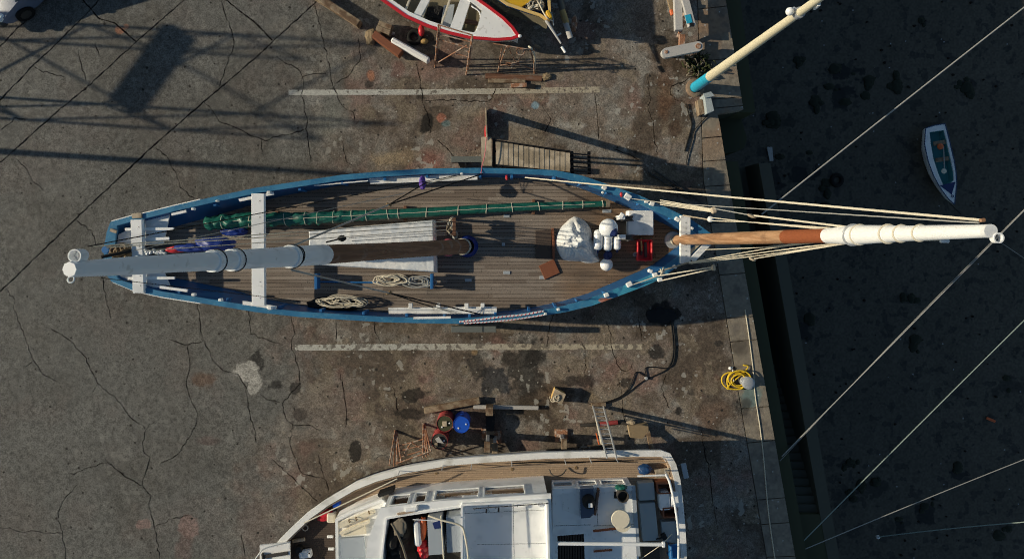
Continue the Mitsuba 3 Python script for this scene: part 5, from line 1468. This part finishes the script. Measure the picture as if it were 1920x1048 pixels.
add('bow_post', tube([P(718, 60, .02), P(740, 64, .06)], .06, 8), 'grey_paint', 'short grey bar beside the timber blocks', 'bar', smooth=True)

# ------------------------------------------------------------------ yellow boat
yb = thing('yellow_boat', 'yellow open boat with its bow full of rope', 'boat')
yz = 1.75
yplan = poly([(930, -4), (950, 10), (985, 22), (1012, 31), (1022, 38), (1030, 42), (1034, 36), (1033, 20), (1032, 0), (1028, -60), (1010, -140), (930, -160), (860, -110), (870, -50)], yz).buffer(.06).buffer(-.06)
yin = yplan.buffer(-.09)
part(yb, 'gunwale', prism(yplan.difference(yin), yz - .06, yz), 'pale_yellow')
part(yb, 'hull', hull_mesh(yplan.buffer(-.02), yz - .05, 0, [(1, 1), (.94, .75), (.8, .5), (.4, .3), (.1, .25)], 40), 'hull_blue', smooth=40)
part(yb, 'floor', prism(yin.buffer(.02), .7, .75), 'bilge')
part(yb, 'bow_deck', prism(yin.intersection(poly([(900, -60), (1000, -60), (998, -1), (976, 14), (900, 20)], yz)), yz - .12, yz - .03), 'yellow')
part(yb, 'stem_head', place(cbox(.14, .3, .3, .03), P(1029, 30, yz + .05), .4), 'yellow')
part(yb, 'bowsprit', tube([P(1024, 38, yz), P(1052, 82, yz - .1)], [.06, .03], 8), 'grey_paint', smooth=True)
part(yb, 'bowsprit_tip', tube([P(1053, 88, yz - .1), P(1060, 99, yz - .1)], .045, 8), 'white', smooth=True)
ms = []
for k in range(7):
    c0 = (1004 + rr.normal(0, 6), 8 + rr.normal(0, 5))
    ms.append(tube(curve([P(c0[0] + (11 + rr.normal(0, 3)) * math.cos(t), c0[1] + (8 + rr.normal(0, 2)) * math.sin(t), yz - .12 + rr.uniform(-.1, .15)) for t in np.linspace(0, 9, 14)], 50), .02, 5))
ms.append(tube(curve([P(1010, 5, yz), P(1018, 22, yz + .1), P(1026, 34, yz + .2), P(1036, 40, yz)], 16), .025, 5))
add('bow_rope', cat(ms), 'rope', 'pale rope heaped in the bow of the yellow boat', 'rope', smooth=True)
add('blue_line', tube(curve([P(1028, 22, yz + .1), P(1034, 26, yz + .1), P(1037, 38, yz - .1), P(1038, 48, yz - .4)], 14), .02, 5), 'blue_grey', 'blue grey line hanging at the yellow boat stem', 'rope', smooth=True)
sp_ = thing('long_spar', 'grey and yellow spar lying beside the yellow boat', 'spar')
part(sp_, 'pole', tube([P(1042, -30, .6), P(1057, 30, .5)], .11, 12), 'khaki', smooth=40)
part(sp_, 'yellow_band', tube([P(1054, 20, .52), P(1062, 44, .48)], .115, 12), 'buff', smooth=40)
part(sp_, 'end', tube([P(1060, 42, .48), P(1070, 72, .4)], .10, 12), 'grey_paint', smooth=40)
add('copper_block', blob(P(1077, 45, .2), .1, .3, .1, .4, 2, 2), 'rust', 'rusty fitting lying beside the grey and yellow spar', 'fitting')
add('short_rod', tube([P(1043, 68, .05), P(1052, 63, .05)], .035, 6), 'white', 'short white rod on the ground under the yellow boat bow', 'rod', smooth=True)
add('short_rod', tube([P(1002, 86, .05), P(1014, 90, .05)], .06, 6), 'khaki', 'short tan rod on the ground beside the small trestle', 'rod', smooth=True)

# ------------------------------------------------------------------ timber near the rowing boat
add('timber_beam', beam(P(590, -8, .22), P(675, 47, .22), .24, .42, .02), 'timber', 'long pale timber baulk lying at the top edge left of the red edged boat', 'timber')
bk = thing('timber_block', 'two brown sleepers side by side at the end of the long baulk', 'timber')
part(bk, 'sleeper', beam(P(707, 54, .3), P(732, 64, .3), .17, .3), 'timber')
part(bk, 'sleeper', beam(P(711, 45, .3), P(735, 55, .3), .17, .3), 'timber')
add('timber_beam', beam(P(702, 66, .3), P(752, 103, .3), .26, .4, .015), 'brown_board', 'red-brown squared timber next to the white post', 'timber')
add('concrete_lump', blob(P(696, 70, .1), .2, .3, .14, .4, 2, 2), 'concrete_block', 'pale concrete lump at the end of the red-brown timber', 'stone')
add('white_post', beam(P(735, 76, .42), P(805, 115, .42), .2, .34, .05), 'grubby', 'white painted post lying on the ground with rusty bolts', 'post')
for (x0, y0, x1, y1, lab, mat, w) in ((910, 143, 1016, 148, 'brown plank lying beneath the rusty trestle', 'mast_brown', 10), (915, 152, 985, 152, 'pale brown plank beside the painted line', 'timber', 8), (958, 161, 988, 160, 'short reddish plank touching the painted line', 'rust', 8), (985, 162, 1004, 163, 'short black plank touching the painted line', 'black', 8)):
    add('plank', beam(P(x0, y0, .05), P(x1, y1, .05), L(w), .09), mat, lab, 'plank')
add('pale_stone', blob(P(1025, 144, .05), .17, .12, .08, .6, 2, 4), 'concrete_block', 'tan stone at the end of the brown plank', 'stone')

# ------------------------------------------------------------------ rusty scaffold frames


def scaffold(legs, rungs, braces, label, r=.026, up_=1.35):
    Q = lambda x, y, z: P(x, y, z * up_)
    s_ = thing('scaffold_frame', label, 'scaffold')
    for a, b in legs:
        part(s_, 'leg', tube([Q(*a), Q(*b)], r, 8), 'rust', smooth=True)
    for a, b in rungs:
        part(s_, 'rung', tube([Q(*a), Q(*b)], r * .85, 8), 'rust', smooth=True)
    for a, b in braces:
        part(s_, 'brace', tube([Q(*a), Q(*b)], r * .8, 8), 'rust', smooth=True)


scaffold([((815, 127, 0), (822, 47, 1.9)), ((817, 112, 0), (825, 50, 1.9)), ((874, 141, 0), (885, 66, 1.9)), ((877, 132, 0), (886, 70, 1.9))],
         [((822, 74, 1.25), (878, 90, 1.25)), ((823, 64, 1.5), (882, 79, 1.5)), ((855, 101, .8), (877, 107, .8)), ((872, 95, 1.0), (880, 98, 1.0)), ((822, 47, 1.9), (885, 66, 1.9))], [((817, 120, .2), (876, 85, 1.3))], 'tall rusty scaffold frame standing against the red gunwale')
scaffold([((934, 135, 0), (941, 90, 1.1)), ((937, 122, 0), (950, 88, 1.1)), ((1002, 138, 0), (1000, 92, 1.1)), ((1004, 125, 0), (992, 88, 1.1))], [((925, 82, 1.1), (1003, 95, 1.1)), ((938, 123, .2), (1000, 112, .5)), ((942, 115, .3), (966, 122, .3))],
         [((953, 89, 1.1), (968, 120, .1)), ((985, 95, 1.0), (968, 120, .1)), ((943, 128, .1), (968, 120, .3)), ((968, 120, .3), (1000, 130, .1))], 'low rusty trestle with crossed braces right of the tall scaffold frame', .024)
add('wire_coil', cat([ring(P(975, 97, 1.48), .13, .016, (.2, .3, 1)), ring(P(978, 98, 1.5), .11, .014, (-.2, .2, 1))]), 'rust', 'rusty wire coil hanging on the low trestle', 'wire', smooth=True)
add('bent_pipe', tube(curve([P(991, 87, 1.5), P(997, 92, 1.5), P(1002, 104, 1.2), P(1003, 130, .1)], 16), .035, 8), 'cream', 'bent pale pipe leaning on the low trestle', 'pipe', smooth=True)

# ------------------------------------------------------------------ small boat on the mud
sb = thing('dinghy', 'small white rowing boat lying on the mud', 'rowing boat')
dz = MZ + .62
dpl = poly([(1736, 241), (1752, 236), (1771, 233), (1776, 250), (1782, 275), (1788, 300), (1792, 325), (1793, 345), (1789, 382), (1778, 372), (1765, 355), (1751, 330), (1740, 300), (1734, 270)], dz).buffer(.03).buffer(-.03)
din = poly([(1743, 248), (1770, 244), (1775, 262), (1782, 295), (1788, 322), (1789, 338), (1780, 346), (1769, 349), (1759, 325), (1750, 298), (1745, 270)], dz)
pts_d = np.array(dpl.exterior.coords)
cen = np.array(dpl.centroid.coords[0])
secs = []
for s, z in ((1.0, dz), (1.03, dz - .1), (.96, dz - .3), (.78, MZ + .08)):
    secs.append(np.column_stack([cen + (pts_d - cen) * [s, s if s < 1 else 1.0], np.full(len(pts_d), z)]))
secs = np.array(secs)
nn_, mm_ = secs.shape[:2]
a = (np.arange(nn_ - 1)[:, None] * mm_ + np.arange(mm_ - 1)[None]).ravel()
part(sb, 'hull', trimesh.Trimesh(secs.reshape(-1, 3), np.vstack([np.stack([a, a + mm_, a + mm_ + 1], 1), np.stack([a, a + mm_ + 1, a + 1], 1)]), process=False), 'white', smooth=40)
part(sb, 'gunwale', prism(dpl.difference(din), dz - .06, dz + .005), 'white')
edge = np.array([[*q, dz + .01] for q in list(dpl.buffer(.015).exterior.coords)])
part(sb, 'rubbing_strip', tube(edge, .022, 6), 'hull_blue', smooth=True)
part(sb, 'inside', prism(din, MZ + .22, MZ + .26), 'dinghy_teal')
part(sb, 'lining', prism(din.buffer(.02).difference(din.buffer(-.02)), MZ + .24, dz - .05), 'dinghy_teal')
for y, x0, x1 in ((268, 1750, 1774), (299, 1754, 1780)):
    part(sb, 'thwart', beam(P(x0, y + 2, dz - .1), P(x1, y - 2, dz - .1), .2, .04), 'timber')
part(sb, 'bow_deck', prism(poly([(1762, 348), (1791, 341), (1784, 365)], dz), dz + .006, dz + .02), 'navy')
part(sb, 'bow_eye', ring(P(1786, 368, dz + .03), .05, .015), 'hull_blue', smooth=True)
add('dinghy_float', blob(P(1763, 275, dz - .02), .14, .14, .12, .05), 'orange', 'orange float in the small boat on the mud', 'float', smooth=True)
oar = thing('oar', 'single oar with a pale round blade lying in the small boat', 'oar')
part(oar, 'shaft', tube([P(1769, 275, dz - .04), P(1771, 318, dz - .06)], .022, 8), 'grey_paint', smooth=True)
part(oar, 'blade', blob(P(1770, 321, dz - .06), .13, .12, .03, .05), 'cream', smooth=True)
rope('painter_line', [P(1780, 381, MZ + .3), P(1802, 402, MZ + .05)], .02, 'rope_dark', 'dark line from the small boat bow down to the mud')

# ------------------------------------------------------------------ parked car in the corner
car = thing('parked_car', 'silver blue car parked in the top left corner', 'car')
fc = P(30, 60)            # front corner nearest the middle of the quay
ang = math.atan2(.68, .73)
CM = trimesh.transformations.rotation_matrix(ang, [0, 0, 1])
CM[:3, 3] = fc


def carm(m):
    m = m.copy()
    m.apply_transform(CM)
    return m


LEN, WID = 4.3, 1.78


def car_body():
    st_ = [(0.0, .45, .62, .80), (.25, .3, .72, .92), (.9, .22, .90, .98), (1.25, .2, .96, 1.0), (3.4, .2, 1.0, 1.0), (4.1, .3, 1.0, .97), (4.3, .45, .95, .9)]
    rows = []
    for x, z0, z1, wf in st_:
        h = WID / 2 * wf
        c = WID / 2
        rows.append([[x, c - h, z0], [x, c - h * 1.0, z1 - .14], [x, c - h * .93, z1], [x, c, z1 + .05], [x, c + h * .93, z1], [x, c + h, z1 - .14], [x, c + h, z0]])
    r = np.array(rows)
    n1, m1 = r.shape[:2]
    a = (np.arange(n1 - 1)[:, None] * m1 + np.arange(m1)[None]).ravel()
    b = (np.arange(n1 - 1)[:, None] * m1 + (np.arange(m1) + 1)[None] % m1).ravel()
    f = np.vstack([np.stack([a, a + m1, b + m1], 1), np.stack([a, b + m1, b], 1)])
    e = [(0, j, j + 1) for j in range(1, m1 - 1)] + [((n1 - 1) * m1, (n1 - 1) * m1 + j + 1, (n1 - 1) * m1 + j) for j in range(1, m1 - 1)]
    return trimesh.Trimesh(r.reshape(-1, 3), np.vstack([f, np.array(e)]), process=False)


part(car, 'body', carm(car_body()), 'car_paint', smooth=35)
c_ = WID / 2
gh = trimesh.convex.convex_hull(np.array([[1.05, c_ - .76, .98], [1.05, c_ + .76, .98], [1.75, c_ - .62, 1.58], [1.75, c_ + .62, 1.58], [3.6, c_ - .62, 1.58], [3.6, c_ + .62, 1.58], [4.15, c_ - .74, 1.0], [4.15, c_ + .74, 1.0]]))
part(car, 'glass', carm(gh), 'car_glass')
part(car, 'roof', carm(place(cbox(1.9, 1.3, .08, .03), [2.7, c_, 1.61])), 'car_paint')
for s in (-1, 1):
    part(car, 'pillar', carm(beam([1.0, c_ + s * .79, .97], [1.8, c_ + s * .64, 1.6], .08, .09)), 'car_paint')
for x, y in ((.78, .08), (.78, WID - .08), (3.5, .08), (3.5, WID - .08)):
    w_ = part(car, 'wheel', carm(tube([[x, y - .12, .33], [x, y + .12, .33]], .33, 24)), 'tyre', smooth=40)
    part(w_, 'rim', carm(tube([[x, y - .125, .33], [x, y + .125, .33]], .2, 10)), 'dark_metal')
part(car, 'headlight', carm(place(cbox(.3, .2, .16, .04), [.16, .24, .70], .3)), 'white_gloss')
part(car, 'headlight', carm(place(cbox(.3, .2, .16, .04), [.16, WID - .24, .70], -.3)), 'white_gloss')
part(car, 'bumper', carm(place(cbox(.3, WID * .86, .3, .08), [.0, c_, .42])), 'dark_metal')
part(car, 'mirror', carm(place(cbox(.16, .2, .14, .04), [1.45, -.1, 1.02])), 'car_paint')

# ------------------------------------------------------------------ out of frame: lattice tower and mast whose shadows cross the quay
tw = thing('lattice_tower', 'steel lattice tower standing left of the view', 'tower')
tc = np.array([-26.5, 6.75])
side, th = 2.92, math.radians(11)
tc[1] += 0
cs = []
for a, b in ((-1, -1), (1, -1), (1, 1), (-1, 1)):
    x, y = a * side / 2, b * side / 2
    cs.append(np.array([tc[0] + x * math.cos(th) - y * math.sin(th), tc[1] + x * math.sin(th) + y * math.cos(th)]))
TH = 9.5
for c in cs:
    part(tw, 'leg', beam([*c, 0], [*c, TH], .1, .1), 'galvanised')
nb_ = 4
for k in range(nb_):
    z0, z1 = TH * k / nb_, TH * (k + 1) / nb_
    for i in range(4):
        a, b = cs[i], cs[(i + 1) % 4]
        part(tw, 'brace', beam([*a, z0], [*b, z1], .07, .07), 'galvanised')
        if i % 2 == 0:
            part(tw, 'brace', beam([*b, z0], [*a, z1], .07, .07), 'galvanised')
pl_z = 6.2
pc = P(288, 130)[:2] - np.array([-SUN[0], -SUN[1]]) / SUN[2] * pl_z
part(tw, 'platform', place(cbox(3.3, .95, .25), [*pc, pl_z], math.atan2(140, 102)), 'rust')
ml = thing('pole', 'bare vertical mast standing left of the view', 'pole')
mp = P(-420, 256)
part(ml, 'shaft', tube([mp, mp + [0, 0, 13.5]], [.12, .10], 12), 'galvanised', smooth=40)

vn = thing('parked_van', 'white van parked just beyond the top left corner', 'van')
VM = trimesh.transformations.rotation_matrix(ang, [0, 0, 1])
VM[:3, 3] = P(130, -28)


def vanm(m):
    m = m.copy()
    m.apply_transform(VM)
    return m


part(vn, 'body', vanm(place(cbox(3.3, 1.9, 1.75, .12), [2.9, .95, 1.3])), 'white')
part(vn, 'cab', vanm(trimesh.convex.convex_hull(np.array([[0, .05, .4], [0, 1.85, .4], [0, .1, 1.0], [0, 1.8, 1.0], [.9, .2, 1.95], [.9, 1.7, 1.95], [1.3, .05, .4], [1.3, 1.85, .4], [1.3, .15, 2.1], [1.3, 1.75, 2.1]]))), 'white')
part(vn, 'windscreen', vanm(beam([.1, .95, 1.12], [.8, .95, 1.84], 1.4, .04)), 'car_glass')
for x, y in ((.8, .1), (.8, 1.8), (3.7, .1), (3.7, 1.8)):
    part(vn, 'wheel', vanm(tube([[x, y - .1, .34], [x, y + .1, .34]], .34, 20)), 'tyre', smooth=40)

GROUPS = {'mooring_rope': 'mooring lines over the mud', 'fender': 'white fenders heaped on the boat deck', 'round_buoy': 'white buoys with blue ends', 'barrel': 'drums between the two large boats', 'prop_stand': 'prop stands beside the drums', 'fish_box': 'white fish boxes in the stern cockpit',
          'open_box': 'open brown boxes in the stern cockpit', 'timber_beam': 'timber baulks lying on the quay', 'plank': 'planks beside the painted line', 'painted_line': 'white painted lines on the quay', 'coiled_rope': 'rope coils on the boat deck', 'striped_rope': 'striped ropes on the blue rail',
          'scaffold_frame': 'rusty frames beside the rowing boat', 'life_jacket': 'life jackets beside the helm seat', 'deck_vent': 'white fittings on the foredeck', 'wood_offcut': 'wood offcuts on drum lids', 'short_rod': 'short rods lying on the ground', 'cable': 'dark cables beside the cabinet', 'grey_pipe': 'dark pipe pieces beside the red tube',
          'red_rag': 'red rags tied to the rail'}
for k_, d_ in labels.items():
    g_ = GROUPS.get(k_.rsplit('_', 1)[0] if k_[-3:].isdigit() else k_)
    if g_ and '__' not in k_:
        d_['group'] = g_
